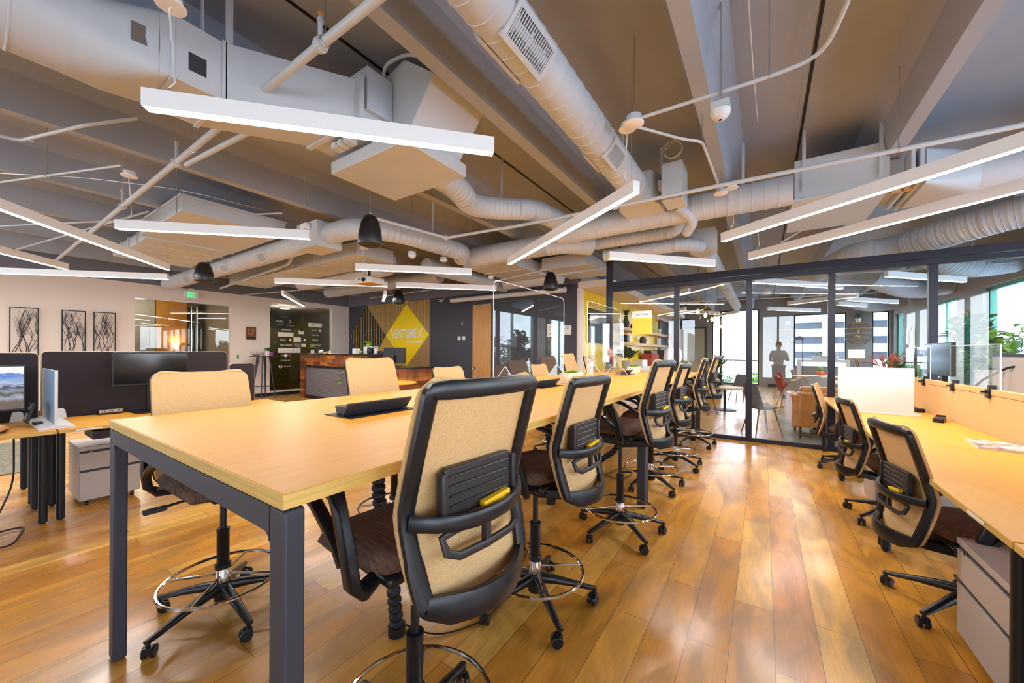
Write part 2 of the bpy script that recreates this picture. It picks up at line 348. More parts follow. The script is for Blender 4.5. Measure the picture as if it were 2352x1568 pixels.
wall_with('wall_left', 'white_wall', 'x', -12.6, -.15, -5.3, 8.15, 0, 3.0, [(2.51, 4.47, 0, 2.66), (5.5, 7.49, .14, 2.86)])
struct(MB().box(-12.75, -12.585, -5.3, 8.15, 3.0, 3.76).build('trim_5', 'band', smooth=False))
wall_with('wall_back', 'navy', 'y', 8.15, .15, -12.6, -3.6, 0, 2.99, [(-6.78, -6.12, 0, 2.69)])
struct(MB().box(-12.6, -3.6, 8.12, 8.3, 2.99, 3.76).build('trim_6', 'band', smooth=False))
WR = [(-4.4, -1.6, .35, 2.8), (-.9, 1.9, .35, 2.8), (2.6, 5.2, .35, 2.8), (6.0, 8.7, .35, 2.8), (9.5, 12.3, .35, 2.8), (13.6, 15.5, .35, 2.8), (17.85, 18.8, .35, 2.8)]
wall_with('wall_right', 'grey_wall', 'x', 3.9, .2, -5.3, 19.1, 0, 3.76, WR)
WF = [(-1.92, -.16, .05, 3.25), (1.02, 2.62, .85, 2.95), (3.34, 3.8, .85, 2.95)]
wall_with('wall_far', 'grey_wall', 'y', 19.0, .15, -3.6, 4.1, 0, 3.76, WF)
wall_with('wall_rear', 'grey_wall', 'y', -5.3, -.2, -12.75, 4.1, 0, 3.76, [(-11.8, -9.0, .3, 3.0), (-7.5, -5.9, .3, 3.0), (-3.9, -2.6, .3, 3.0), (-.1, 1.1, .3, 3.0)])
struct(MB().box(-3.75, -3.6, 8.31, 19.1, 0, 3.76).build('wall_kitchen', 'white_wall', smooth=False))
struct(MB().box(-3.6, -3.585, 8.42, 15.95, 0, 2.87).build('trim_7', 'ktile', smooth=False))
struct(MB().box(-3.6, -2.82, 8.15, 17.6, 2.87, 3.02).build('trim_8', 'white_wall', smooth=False))
struct(MB().box(-3.615, -3.56, 8.13, 8.4, 0, 2.87).build('trim_9', 'white_wall', smooth=False))
struct(MB().box(-12.585, -12.56, -5.3, 2.5, 0, .1).box(-12.585, -12.56, 4.48, 8.13, 0, .1).build('baseboard_left', 'black_trim', smooth=False))
struct(MB().box(-12.58, -6.8, 8.12, 8.148, 0, .1).box(-6.1, -3.62, 8.12, 8.148, 0, .1).build('baseboard_back', 'black_trim', smooth=False))
struct(MB().box(.16, 3.88, 18.96, 18.998, 0, .12).build('baseboard_far', 'black_trim', smooth=False))
# small rooms behind the left wall
struct(MB().box(-17.2, -17.05, -5.3, 8.3, 0, 3.76).build('wall_corridor', 'grey_wall', smooth=False))
struct(MB().box(-17.05, -12.75, 4.75, 4.85, 0, 2.9).build('wall_divider', 'grey_wall', smooth=False))
struct(MB().box(-17.05, -12.75, 1.2, 1.3, 0, 2.9).build('wall_inner', 'grey_wall', smooth=False))
struct(MB().box(-17.05, -12.75, 8.3, 8.4, 0, 3.76).build('wall_end', 'grey_wall', smooth=False))
struct(MB().box(-17.05, -12.75, 1.2, 8.3, 2.9, 3.0).build('trim_10', 'white_wall', smooth=False))
struct(MB().box(-15.12, -15.0, 3.45, 4.17, 0, 2.88).build('trim_11', 'warmwood', smooth=False))
struct(MB().box(-15.12, -15.02, 2.6, 3.43, 0, 2.88).build('trim_12', 'grey_wall', smooth=False))
def window(n, axis, at, u0, u1, z0, z1, m='grn_frame', w=.07, mull=(), glassy=True, dep=.08):
    t = thing('window_%d' % n, None, None); del_cat(t)
    mb = MB()
    def bx(mb, p, q, r, s2, d0=0, d1=dep):
        if axis == 'x': mb.box(at + d0, at + d1, p, q, r, s2)
        else: mb.box(p, q, at + d0, at + d1, r, s2)
    bx(mb, u0, u0 + w, z0, z1); bx(mb, u1 - w, u1, z0, z1); bx(mb, u0 + w, u1 - w, z0, z0 + w); bx(mb, u0 + w, u1 - w, z1 - w, z1)
    for q in mull: bx(mb, q - .035, q + .035, z0 + w, z1 - w)
    mb.build('window_frame', m, t, smooth=False)
    if glassy:
        g = MB(); bx(g, u0 + w, u1 - w, z0 + w, z1 - w, dep * .45, dep * .55); g.build('window_pane', 'glass', t, smooth=False)
    t['kind'] = 'structure'; return t
def del_cat(t):
    for k in ('label', 'category'):
        if k in t: del t[k]
for i, (a, b, c, d) in enumerate(WR): window(i + 1, 'x', 3.98, a, b, c, d, mull=[a + (b - a) * .5] if b - a > 1.5 else [], glassy=i > 2)
window(8, 'y', 19.03, *WF[0], m='blackm', mull=[-1.58], w=.05)
window(9, 'y', 19.03, *WF[1], m='blackm', w=.04); window(10, 'y', 19.03, *WF[2], m='blackm', w=.04)
for i, (a, b) in enumerate(((-11.8, -9.0), (-7.5, -5.9), (-3.9, -2.6), (-.1, 1.1))): window(11 + i, 'y', -5.45, a, b, .3, 3.0, m='grn_frame', mull=[(a + b) / 2], glassy=False)  # last window is added, to silhouette the person reflected in the partition
# ------------------------------------------------------------------ glass partition
t = thing('glass_partition', 'dark-framed glass room partition with tall panes behind the long standing table', 'glass partition')
for x, w_, z1 in ((-2.43, .12, 3.31), (-1.245, .085, 2.52), (-.19, .085, 2.52), (.80, .08, 2.52), (1.79, .085, 2.52), (2.78, .085, 2.52), (3.82, .12, 3.31)):
    MB().box(x - w_ / 2, x + w_ / 2, 6.94, 7.0, 0, z1).build('post', 'post', t, bevel=.004)
MB().box(-2.37, 3.76, 6.93, 7.01, 2.6, 2.7).build('header', 'post', t, bevel=.004)
MB().box(-2.37, 3.76, 6.95, 7.02, 2.52, 2.592).build('track', 'post', t, bevel=.004)
MB().box(-2.37, 3.76, 6.945, 7.0, 0.0, .06).build('sill', 'post', t, bevel=.004)
for a, b in ((-2.37, -1.287), (-1.203, -.232), (-.148, .76), (.84, 1.748), (1.833, 2.738), (2.823, 3.76)):
    MB().box(a, b, 6.966, 6.974, .06, 2.52).build('glass_pane', 'glass', t, smooth=False)
# ------------------------------------------------------------------ long standing tables
X0, X1 = -2.414, -.854
def standing_table(y0, y1, frames, label):
    t = thing('standing_table', label, 'table', (0, 0, 0))
    MB().box(X0 + .002, X1 - .002, y0 + .002, y1 - .002, 1.028, 1.062).build('tabletop', 'tabletop', t, bevel=.002, seg=1, smooth=False)
    MB().box(X0, X0 + .003, y0, y1, 1.0285, 1.0605).box(X1 - .003, X1, y0, y1, 1.0285, 1.0605).box(X0 + .003, X1 - .003, y0, y0 + .003, 1.0285, 1.0605).box(X0 + .003, X1 - .003, y1 - .003, y1, 1.0285, 1.0605).build('edge_band', 'edge', t, smooth=False)
    for yf in frames:
        lw = .07
        for a, sgn in ((X0 - .012, 1), (X1 - .004, -1)):
            x2 = a + sgn * lw
            MB().box(min(a, x2), max(a, x2), yf, yf + .046, .006, 1.022).build('leg', 'leg', t, bevel=.006)
            MB().cyl((a + sgn * .035, yf + .023, 0), (a + sgn * .035, yf + .023, .008), .016).build('levelling_foot', 'blackm', t)
        MB().prism([(X0 + .058, 1.022), (X0 + .058, .94), (X0 + .062, .95), (X0 + .077, .96), (X1 - .093, .96), (X1 - .078, .95), (X1 - .074, .94), (X1 - .074, 1.022)], 'y', yf, yf + .046).build('crossbeam', 'leg', t, smooth=False)
    MB().box(-1.9, -1.84, frames[0] + .06, y1 - .02, .972, 1.02).box(-1.42, -1.36, frames[0] + .06, y1 - .02, .972, 1.02).build('stretcher', 'blackm', t)
    MB().box(-1.83, -1.43, y0 + .35, y1 - .35, .90, .93).box(-1.83, -1.815, y0 + .35, y1 - .35, .93, .97).build('cable_tray', 'blackm', t)
    return t
standing_table(.40, 3.455, (.405, 3.40), 'long oak-topped standing table on charcoal legs, nearest the camera')
standing_table(3.458, 6.90, (3.462 + .0, 6.82), 'far half of the standing table, ending at the glass partition')
def power_box(y, label):
    t = thing('power_box', label, 'power outlet box', (-1.66, y, 1.062), 0, 'flip-up power boxes in the standing table')
    MB().box(-.11, .1, -.2, .2, .0, .004).build('base_plate', 'blackm', t, bevel=.001)
    MB().prism([(-.06, .004), (.02, .004), (.005, .042), (-.08, .044)], 'y', -.17, .17).build('outlet_block', 'leg', t, bevel=.003)
    MB().prism([(.012, .006), (.022, .006), (.07, .064), (.06, .068)], 'y', -.19, .19).build('lid', 'leg', t, bevel=.002)
    for k in (-.11, .0, .11):
        MB().box(-.06, -.03, k - .016, k - .006, .042, .0455).box(-.06, -.03, k + .006, k + .016, .042, .0455).build('outlet', 'dark_in', t)
power_box(1.22, 'dark flip-up power box nearest the camera in the standing table top')
power_box(3.02, 'dark flip-up power box in the table just past the nearest chair back, second in line')
power_box(5.4, 'dark flip-up power box between the two farther planters, third in line')
# ------------------------------------------------------------------ chairs
def outline_w(v):   # half width of the back at height fraction v
    return .202 + .026 * math.sin(min(1, v / .42) * math.pi / 2) if v < .42 else .228 - .008 * (v - .42) / .58
def prof_y(v):      # side profile: kink (lumbar) at v=.42 is the most forward
    return -.24 - .06 * (1 - v / .42) ** 1.2 if v < .42 else -.24 - .095 * ((v - .42) / .58) ** 1.1
def back_pt(u, v, z0, h, off=0):
    rc = .07; w = outline_w(v); d = min(v, 1 - v)
    if d < rc: w = w - .042 + .042 * math.sqrt(max(0, 1 - ((rc - d) / rc) ** 2))
    return Vector((u * w, prof_y(v) + .022 * u * u + off, z0 + v * h))
def make_chair(label, stool=True, group=None):
    z0 = .72 if stool else .395; hb = .58 if stool else .60; zs = .76 if stool else .44
    t = thing('drafting_chair' if stool else 'task_chair', label, 'chair', (0, 0, 0), 0, group)
    MB().grid(lambda a, b: back_pt(a * 2 - 1, .5 - .5 * math.cos(b * math.pi), z0, hb), 14, 34, -.012).build('backrest', 'mesh_back', t, ang=60)
    # frame: closed loop behind the panel, then the curved mid bar
    vs = [.5 - .46 * math.cos(math.pi * i / 22) for i in range(23)]
    path = [back_pt(-1 + .09, v, z0, hb, -.024) for v in vs] + [back_pt(u, .962, z0, hb, -.024) for u in (-.7, -.45, -.2, 0, .2, .45, .7)] + [back_pt(1 - .09, v, z0, hb, -.024) for v in vs[::-1]] + [back_pt(u, .015, z0, hb, -.024 - .05 * (1 - (u / .9) ** 2)) for u in (.7, .45, .2, 0, -.2, -.45, -.7)]
    n1 = len(vs); w = [.05 if i < 7 else .042 for i in range(n1)] + [.05] * 7 + [.05 if i < 7 else .042 for i in range(n1)][::-1] + [.075] * 7
    f = MB().sweep(path, w, .028, (0, 1, 0), True, 8, .6)
    f.build('back_frame', 'frame', t, ang=50)
    bar = [back_pt(u, .40 - .035 * (1 - u * u), z0, hb, -.026 - .075 * (1 - abs(u) ** 3)) for u in (-.93, -.85, -.7, -.5, -.25, 0, .25, .5, .7, .85, .93)]
    MB().sweep(bar, .042, .022, (0, 1, 0), False, 8, .6).build('lumbar_bar', 'frame', t, ang=50)
    zl = z0 + .5 * hb
    lp = MB().box(-.13, .13, -.302, -.284, zl - .075, zl + .06)
    for k in range(4): lp.box(-.115, .115, -.308, -.3, zl - .045 + k * .026, zl - .037 + k * .026)
    lp.box(-.145, -.128, -.312, -.285, zl - .085, zl + .05).box(.128, .145, -.312, -.285, zl - .085, zl + .05)
    lp.build('lumbar_pad', 'pad', t, bevel=.004)
    MB().box(-.01, .1, -.328, -.306, zl - .062, zl - .047, rot=(0, R(-6), 0)).build('adjust_lever', 'yellow', t, bevel=.003)
    hp = [(-.14, -.315, zl - .135), (-.135, -.33, zl - .17), (-.1, -.338, zl - .185), (0, -.342, zl - .187), (.1, -.338, zl - .185), (.135, -.33, zl - .17), (.14, -.315, zl - .135)]
    hp = [(x, y + .012, z + .022) for x, y, z in hp] + [(.1, -.31, zl - .1), (0, -.318, zl - .096), (-.1, -.31, zl - .1)]
    MB().sweep(hp, .022, .016, (0, 1, 0), True).box(-.01, .01, -.334, -.316, zl - .163, zl - .097).build('pull_handle', 'pad', t)
    # spine down to the mechanism
    MB().prism([(-.31, z0), (-.27, z0 + .015), (-.15, z0 - .005), (-.02, zs - .075), (-.02, zs - .12), (-.2, z0 - .05), (-.29, z0 - .03)], 'x', -.06, .06).build('back_support', 'frame', t, bevel=.008)
    # seat
    def seatf(a, b, top):
        x0_, y0_ = a * 2 - 1, b * 2 - 1; x = x0_ * math.sqrt(1 - .36 * y0_ * y0_); yy = y0_ * math.sqrt(1 - .36 * x0_ * x0_); y = .045 + yy * .245; u = x * .262
        e = max(abs(x0_), abs(y0_)); k = math.sqrt(max(0, 1 - max(0, (e - .7) / .3) ** 2))
        sh = 1
        zz = zs + .028 - .03 * b ** 4 + .01 * x * x
        return Vector((u * sh, .045 + (y - .045) * sh, zz - .02 * max(0, b - .7) / .3 + (.035 * k if top else -.034 * k)))
    m_ = MB(); nU = 16
    rings = []
    vt = [[m_.bm.verts.new(seatf(i / nU, j / nU, tp)) for i in range(nU + 1)] for tp in (1, 0) for j in range(nU + 1)]
    T_, B_ = vt[:nU + 1], vt[nU + 1:]
    for j in range(nU):
        for i in range(nU):
            m_.bm.faces.new([T_[j][i], T_[j][i + 1], T_[j + 1][i + 1], T_[j + 1][i]]); m_.bm.faces.new([B_[j][i], B_[j + 1][i], B_[j + 1][i + 1], B_[j][i + 1]])
    bmesh.ops.remove_doubles(m_.bm, verts=m_.bm.verts, dist=.0005)
    m_.build('seat', 'seat', t, ang=80)
    MB().box(-.2, .2, -.16, .2, zs - .03, zs + .004).build('seat_pan', 'black', t, bevel=.015, seg=3)
    MB().box(-.08, .08, -.1, .12, zs - .1, zs - .028).build('tilt_mechanism', 'black', t, bevel=.012)
    MB().tube([(.06, .05, zs - .055), (.2, .06, zs - .06), (.26, .06, zs - .065)], [.006, .006, .008]).box(.24, .32, .045, .075, zs - .078, zs - .058).build('height_lever', 'black', t, bevel=.003)
    for sx in (-1, 1):
        p = [(sx * .16, -.06, zs - .025), (sx * .24, -.1, zs - .03), (sx * .272, -.105, zs + .0), (sx * .282, -.1, zs + .08), (sx * .285, -.07, zs + .17), (sx * .285, -.055, zs + .2), (sx * .282, -.035, zs + .222), (sx * .28, .0, zs + .232), (sx * .278, .08, zs + .234), (sx * .276, .155, zs + .23), (sx * .276, .178, zs + .217), (sx * .276, .185, zs + .2), (sx * .276, .17, zs + .18), (sx * .278, .1, zs + .165), (sx * .28, .02, zs + .125), (sx * .282, -.05, zs + .085), (sx * .281, -.08, zs + .05)]
        MB().sweep(p, [.05, .05, .055, .05, .046, .042] + [.04] * 4 + [.03] * 3 + [.026] * 4, [.03, .034, .036, .036, .036, .036, .04] + [.045] * 4 + [.036] * 6, (sx, .02, .03) if False else (0.0, .3, 1) if False else (1, 0, 0), False, 8, .6).build('armrest', 'frame', t, ang=50)
    top = zs - .09
    if stool:
        MB().cyl((0, 0, .34), (0, 0, top), .0145).build('gas_piston', 'black', t)
        MB().lathe([(.026, .25), (.028, .255), (.028, .425), (.03, .428), (.03, .44), (.024, .442)]).build('column_sleeve', 'black', t)
        MB().lathe([(.036, .235), (.036, .255), (.03, .262)]).build('collar', 'black', t)
        MB().lathe([(.034, .165), (.036, .17), (.033, .2), (.03, .232), (.026, .236)]).build('ring_hub', 'chrome', t)
        fr = MB().ring((0, 0, .185), .26, .0085)
        for k in range(5):
            if k == 4: break
            a = R(45 + 90 * k); fr.cyl((.03 * math.cos(a), .03 * math.sin(a), .2), (.257 * math.cos(a), .257 * math.sin(a), .187), .0065, 8)
        fr.build('foot_ring', 'chrome', t)
    else:
        MB().cyl((0, 0, .16), (0, 0, top + .02), .0145).build('gas_piston', 'black', t)
        MB().lathe([(.03, .09), (.027, .1), (.026, .26), (.024, .262)]).build('column_sleeve', 'black', t)
    hub = MB().lathe([(.03, .06), (.04, .07), (.042, .12), (.036, .16), (.03, .165)])
    for k in range(5):
        a = R(72 * k + 18); c_, q_ = math.cos(a), math.sin(a)
        P = [(.03, .135), (.1, .128), (.2, .108), (.29, .086), (.335, .078)]
        hub.sweep([(r * c_, r * q_, z) for r, z in P], [.05, .046, .038, .032, .03], [.05, .042, .03, .022, .018], (0, 0, 1), False, 8, .6)
    hub.build('star_base', 'frame', t, ang=50)
    for k in range(5):
        a = R(72 * k + 18); c_, q_ = math.cos(a), math.sin(a); cx, cy = .325 * c_, .325 * q_
        da = a + R((37 * k) % 70 + 40); dx, dy = math.cos(da), math.sin(da)
        cs = MB().cyl((cx, cy, .05), (cx, cy, .082), .009, 8).box(cx - .012, cx + .012, cy - .016, cy + .02, .03, .056, rot=(0, 0, da)).build('caster', 'black', t, bevel=.002)
        for sg in (-1, 1):
            o_ = (cx - dx * .014 + -dy * sg * .0, cy - dy * .014)
            ax = (-dy * sg, dx * sg)
            MB().cyl((o_[0] + ax[0] * .006, o_[1] + ax[1] * .006, .0265), (o_[0] + ax[0] * .024, o_[1] + ax[1] * .024, .0265), .0265, 18).build('wheel', 'black', cs, bevel=.003)
    return t
G1 = 'beige-backed drafting chairs along the standing table'
stool = make_chair('nearest tall beige-backed drafting chair, its black frame filling the foreground', True, G1)
# chair faces local +y; right row faces -X => rz = 90deg, left row faces +X => rz = -90deg
LOWER = ('column_sleeve', 'collar', 'ring_hub', 'foot_ring', 'star_base', 'caster')
def lift(c, dz):
    for ch in c.children:
        if ch.name.split('.')[0] not in LOWER: ch.location.z += dz
RIGHT = [(-.962, .868, 84, 0, None), (-1.04, 1.80, 87, -.045, 'second drafting chair along the near side of the table, footring in full view'), (-.91, 2.87, 85, .02, 'third drafting chair on the near side, just before the middle table leg'),
 (-.965, 4.05, 88, -.03, 'fourth near-side drafting chair, its casters just behind the middle table leg'), (-.90, 4.96, 92, .01, 'fifth near-side drafting chair, just before the last one by the glass'), (-.88, 6.25, 86, .03, 'last near-side drafting chair, closest to the glass partition')]
stool.location = (RIGHT[0][0], RIGHT[0][1], 0); stool.rotation_euler.z = R(RIGHT[0][2])
LEFT = [(-2.36, .81, -91, -.05, 'drafting chair across the near end of the table, beige back facing us'), (-2.38, 1.93, -92, .015, 'drafting chair across the table in front of the wooden reception counter'), (-2.36, 2.85, -88, -.085, 'drafting chair across the table with the round cafe table just behind it'),
 (-2.36, 4.7, -90, -.1, 'drafting chair behind the acrylic screen, lower of the pair at the dark wall'), (-2.36, 5.68, -89, .055, 'drafting chair across the table in front of the framed botanical prints'), (-2.38, 6.6, -90, .005, 'farthest drafting chair across the table beside the yellow tile wall')]
made = [(dup(stool, (x, y, 0), R(a), lb), dz) for x, y, a, dz, lb in RIGHT[1:] + LEFT]
for c, dz in made: lift(c, dz)
G2 = 'beige-backed task chairs at the right-hand desks'
task = make_chair('beige-backed task chair nearest us at the right-hand desk, beside the silver cabinet', False, G2)
task.location = (.90, 2.95, 0); task.rotation_euler.z = R(-80)
dup(task, (.90, 4.28, 0), R(-84), 'middle of the three task chairs at the right-hand desk run')
dup(task, (.86, 5.95, 0), R(-100), 'farthest of the three right-hand task chairs, turned side-on at the glass')
# ------------------------------------------------------------------ right-hand desks
def desk(x0, x1, y0, y1, label, group, legs_x, m='tabletop', leg_ends=(True, True)):
    t = thing('desk', label, 'desk', (0, 0, 0), 0, group)
    MB().box(x0, x1, y0, y1, .735, .762).build('desktop', m, t, bevel=.002, seg=1, smooth=False)
    MB().box(x0 - .001, x0 + .002, y0, y1, .736, .7605).box(x1 - .002, x1 + .001, y0, y1, .736, .7605).build('edge_band', 'edge', t, smooth=False)
    for yy, on in ((y0 + .04, leg_ends[0]), (y1 - .04, leg_ends[1])):
        if not on: continue
        for x in legs_x:
            MB().sweep([(x, yy, .012), (x, yy, .735)], .05, .05, (0, 1, 0), False, 12, .8).cyl((x, yy, 0), (x, yy, .014), .014).build('leg', 'blackm', t)
        MB().box(min(legs_x), max(legs_x), yy - .02, yy + .02, .69, .734).build('crossbar', 'blackm', t)
    return t
GD = 'oak desks under the tan felt screens'
YS = [.2, 1.93, 3.68, 5.43, 6.9]
DL = ['oak desk nearest the camera at the right edge, mostly out of frame', 'oak desk with the magazine on it, behind the nearest task chair', 'oak desk carrying the black cable adapters and the white privacy board', 'farthest oak desk of the right-hand run, touching the glass partition']
for i in range(4): desk(.68, 1.43, YS[i] + .005, YS[i + 1] - .005, DL[i], GD, (.715, 1.39))
SL = ['tan felt desk screen at the right edge of the picture', 'tan felt desk screen behind the magazine', 'tan felt desk screen behind the black adapters', 'tan felt desk screen nearest the glass partition, behind the white board']
for i in range(4):
    o = MB().box(1.438, 1.462, YS[i] + .006, YS[i + 1] - .006, .7, 1.06).box(1.435, 1.466, YS[i] + .006, YS[i + 1] - .006, 1.062, 1.11).build('desk_screen', 'screen_tan', bevel=.004)
    tag(o, SL[i], 'desk screen', 'tan felt screens on the right-hand desks')
G3 = 'oak desks on the window side of the felt screens'
for i, lb in ((2, 'window-side oak desk behind the felt screen, under the glossy monitor'), (1, 'window-side oak desk behind the felt screen at the right edge'), (3, 'window-side oak desk closest to the glass partition')):
    desk(1.475, 2.22, YS[i] + .005, YS[i + 1] - .005, lb, G3, (1.51, 2.18))
def pedestal(label, loc, rz, w=.42, d=.5, h=.5, group='silver pedestal cabinets'):
    """front faces local -x"""
    t = thing('pedestal_cabinet', label, 'cabinet', loc, rz, group)
    MB().box(.02, d, 0, w, .05, h - .03).build('body', 'silver', t, bevel=.003)
    MB().box(0, d, -.002, w + .002, h - .03, h).build('top', 'silver', t, bevel=.003)
    a = .055; b = h * .62
    for nm, z0, z1 in (('file_drawer', a, b - .006), ('box_drawer', b, h - .036)):
        dr = MB().box(0, .0195, .003, w - .003, z0, z1 - .016).build(nm, 'silver', t, bevel=.002)
        MB().box(.008, .0195, .003, w - .003, z1 - .0155, z1).build('finger_pull', 'leg', dr)
    lk = MB().cyl((-.002, w * .82, h - .045), (.004, w * .82, h - .045), .009).build('lock', 'chrome', t)
    for x in (.05, d - .05):
        for y in (.05, w - .05): MB().cyl((x, y - .01, .02), (x, y + .01, .02), .02, 12).box(x - .012, x + .012, y - .012, y + .012, .03, .05).build('caster', 'black', t)
    return t
pedestal('silver drawer cabinet under the right-hand desk at the bottom right corner', (.775, 2.2, 0), 0, .49, .52, .5)
pedestal('silver drawer cabinet under the desk behind the middle task chair', (.8, 4.4, 0), 0, .44, .52, .5)
pedestal('silver drawer cabinet under the left-hand desk, left of the standing table leg', (-4.93, 1.03, 0), R(180), .39, .52, .52)
# ------------------------------------------------------------------ linear pendant lights
def pendant(x1, y1, x2, y2, label, group='white linear pendant lights', top=2.72, feed=1, canopy=3.18, power=26):
    L_ = math.hypot(x2 - x1, y2 - y1); a = math.atan2(y2 - y1, x2 - x1); h = .094; w = .062
    t = thing('pendant_light', label, 'pendant light', ((x1 + x2) / 2, (y1 + y2) / 2, top - h), a, group)
    b = L_ / 2
    MB().box(-b, b, -w / 2, -w / 2 + .004, 0, h).box(-b, b, w / 2 - .004, w / 2, 0, h).box(-b, b, -w / 2 + .004, w / 2 - .004, h - .004, h).box(-b, -b + .004, -w / 2 + .004, w / 2 - .004, 0, h - .004).box(b - .004, b, -w / 2 + .004, w / 2 - .004, 0, h - .004).build('housing', 'fix', t, smooth=False)
    MB().box(-b + .005, b - .005, -w / 2 + .0045, w / 2 - .0045, -.001, .007).build('diffuser', 'led', t, smooth=False)
    for sx in (-1, 1):
        MB().cyl((sx * (b - .06), 0, h), (sx * (b - .06), 0, 3.77 - top + h), .0014, 5).cyl((sx * (b - .06), 0, h), (sx * (b - .06), 0, h + .02), .005, 8).build('suspension_wire', 'steel', t)
    if feed:
        fx = feed * (b - .11); ch = canopy - top + h
        MB().tube([(fx, 0, h), (fx - .004, .0, h + .03), (fx + feed * -.02, .004, h + .07), (fx + feed * .0, .012, (h + ch) / 2 + .06), (fx + feed * .01, .008, ch - .02), (fx, 0, ch)], .0045, 8).build('power_cord', 'cord', t)
        MB().lathe([(.0, ch), (.066, ch), (.068, ch + .006), (.05, ch + .007), (.05, ch + .05), (.0, ch + .05)], (fx, 0, 0)).build('canopy', 'fix', t)
    ld = bpy.data.lights.new('lamp', 'AREA'); ld.shape = 'RECTANGLE'; ld.size = L_ - .04; ld.size_y = .05; ld.energy = power * L_ / 1.83; ld.color = (1, .95, .9)
    lo = bpy.data.objects.new('lamp', ld); COL.objects.link(lo); lo.parent = t; lo.location = (0, 0, -.003)
    return t
PG = None
pendant(-2.68, .568, -1.432, 1.92, 'large white linear pendant nearest the camera, above the table end', feed=-1)
pendant(-5.578, .973, -4.233, 2.255, 'white linear pendant above the left-hand desks, in front of the flat duct box', feed=-1)
pendant(-7.729, 1.906, -5.2, -.15, 'white linear pendant slanting down from the left edge, with bright underside', feed=0)
pendant(-9.053, 1.03, -7.6, -.2, 'short slanting end of a linear pendant at the left edge', feed=0)
pendant(-8.731, 2.159, -10.9, .05, 'white linear pendant running level just above the left white wall', feed=0)
pendant(-7.49, 3.353, -6.05, 4.72, 'white linear pendant left of the ceiling projector', feed=0)
pendant(-5.93, 4.83, -4.511, 6.177, 'white linear pendant running right from the projector to the acrylic screen', feed=1, canopy=2.86)
pendant(-5.206, 3.475, -3.936, 4.707, 'white linear pendant above and behind the projector', feed=-1, canopy=2.95)
pendant(-8.904, 4.141, -10.718, 5.549, 'linear pendant pointing at the glass wall of sponsor logos', feed=0)
pendant(-6.942, 5.361, -7.9, 6.04, 'short-looking linear pendant above the counter, seen end-on', feed=0)
pendant(-.834, 2.996, -3.025, 4.455, 'linear pendant slanting down across the round ducts in the middle', feed=-1)
pendant(-1.726, 4.898, -.6, 6.13, 'white linear pendant just in front of the partition corner post', feed=0)
pendant(-.388, 4.839, 1.6, 3.42, 'upper of the two parallel linear pendants at the right, over the walkway', feed=-1)
pendant(-.16, 5.951, 2.35, 4.04, 'lower of the two parallel linear pendants at the right', feed=-1, canopy=3.05)
PG = 'linear pendants in the glazed lounge'
for c in ((-2.541, 9.484, -1.282, 8.495, 'lounge pendant seen just right of the corner post, higher of a slanting pair'), (-2.929, 13.1, -1.9, 12.0, 'lounge pendant lower of the slanting pair beside the kitchen ceiling'), (-.158, 7.922, 1.25, 9.58, 'bright level lounge pendant crossing the third partition post'),
          (.09, 13.042, 1.391, 14.457, 'lounge pendant in front of the grey wall and shelves'), (1.642, 8.428, 2.9, 9.8, 'lounge pendant nearest the windows, crossing the right-hand post'), (1.618, 11.71, 2.75, 13.05, 'upper of two short bright lounge pendants by the window wall'),
          (1.563, 12.649, 2.272, 13.585, 'lower of two short bright lounge pendants by the window wall'), (.518, 12.009, 1.712, 11.086, 'slanting lounge pendant left of the fourth partition post'), (-2.085, 12.77, -1.2, 13.8, 'lounge pendant behind the cluster of amber glass lamps'), (-1.432, 14.728, -.644, 13.637, 'lounge pendant above the patio doors')):
    pendant(*c, group=PG, feed=0, power=20)
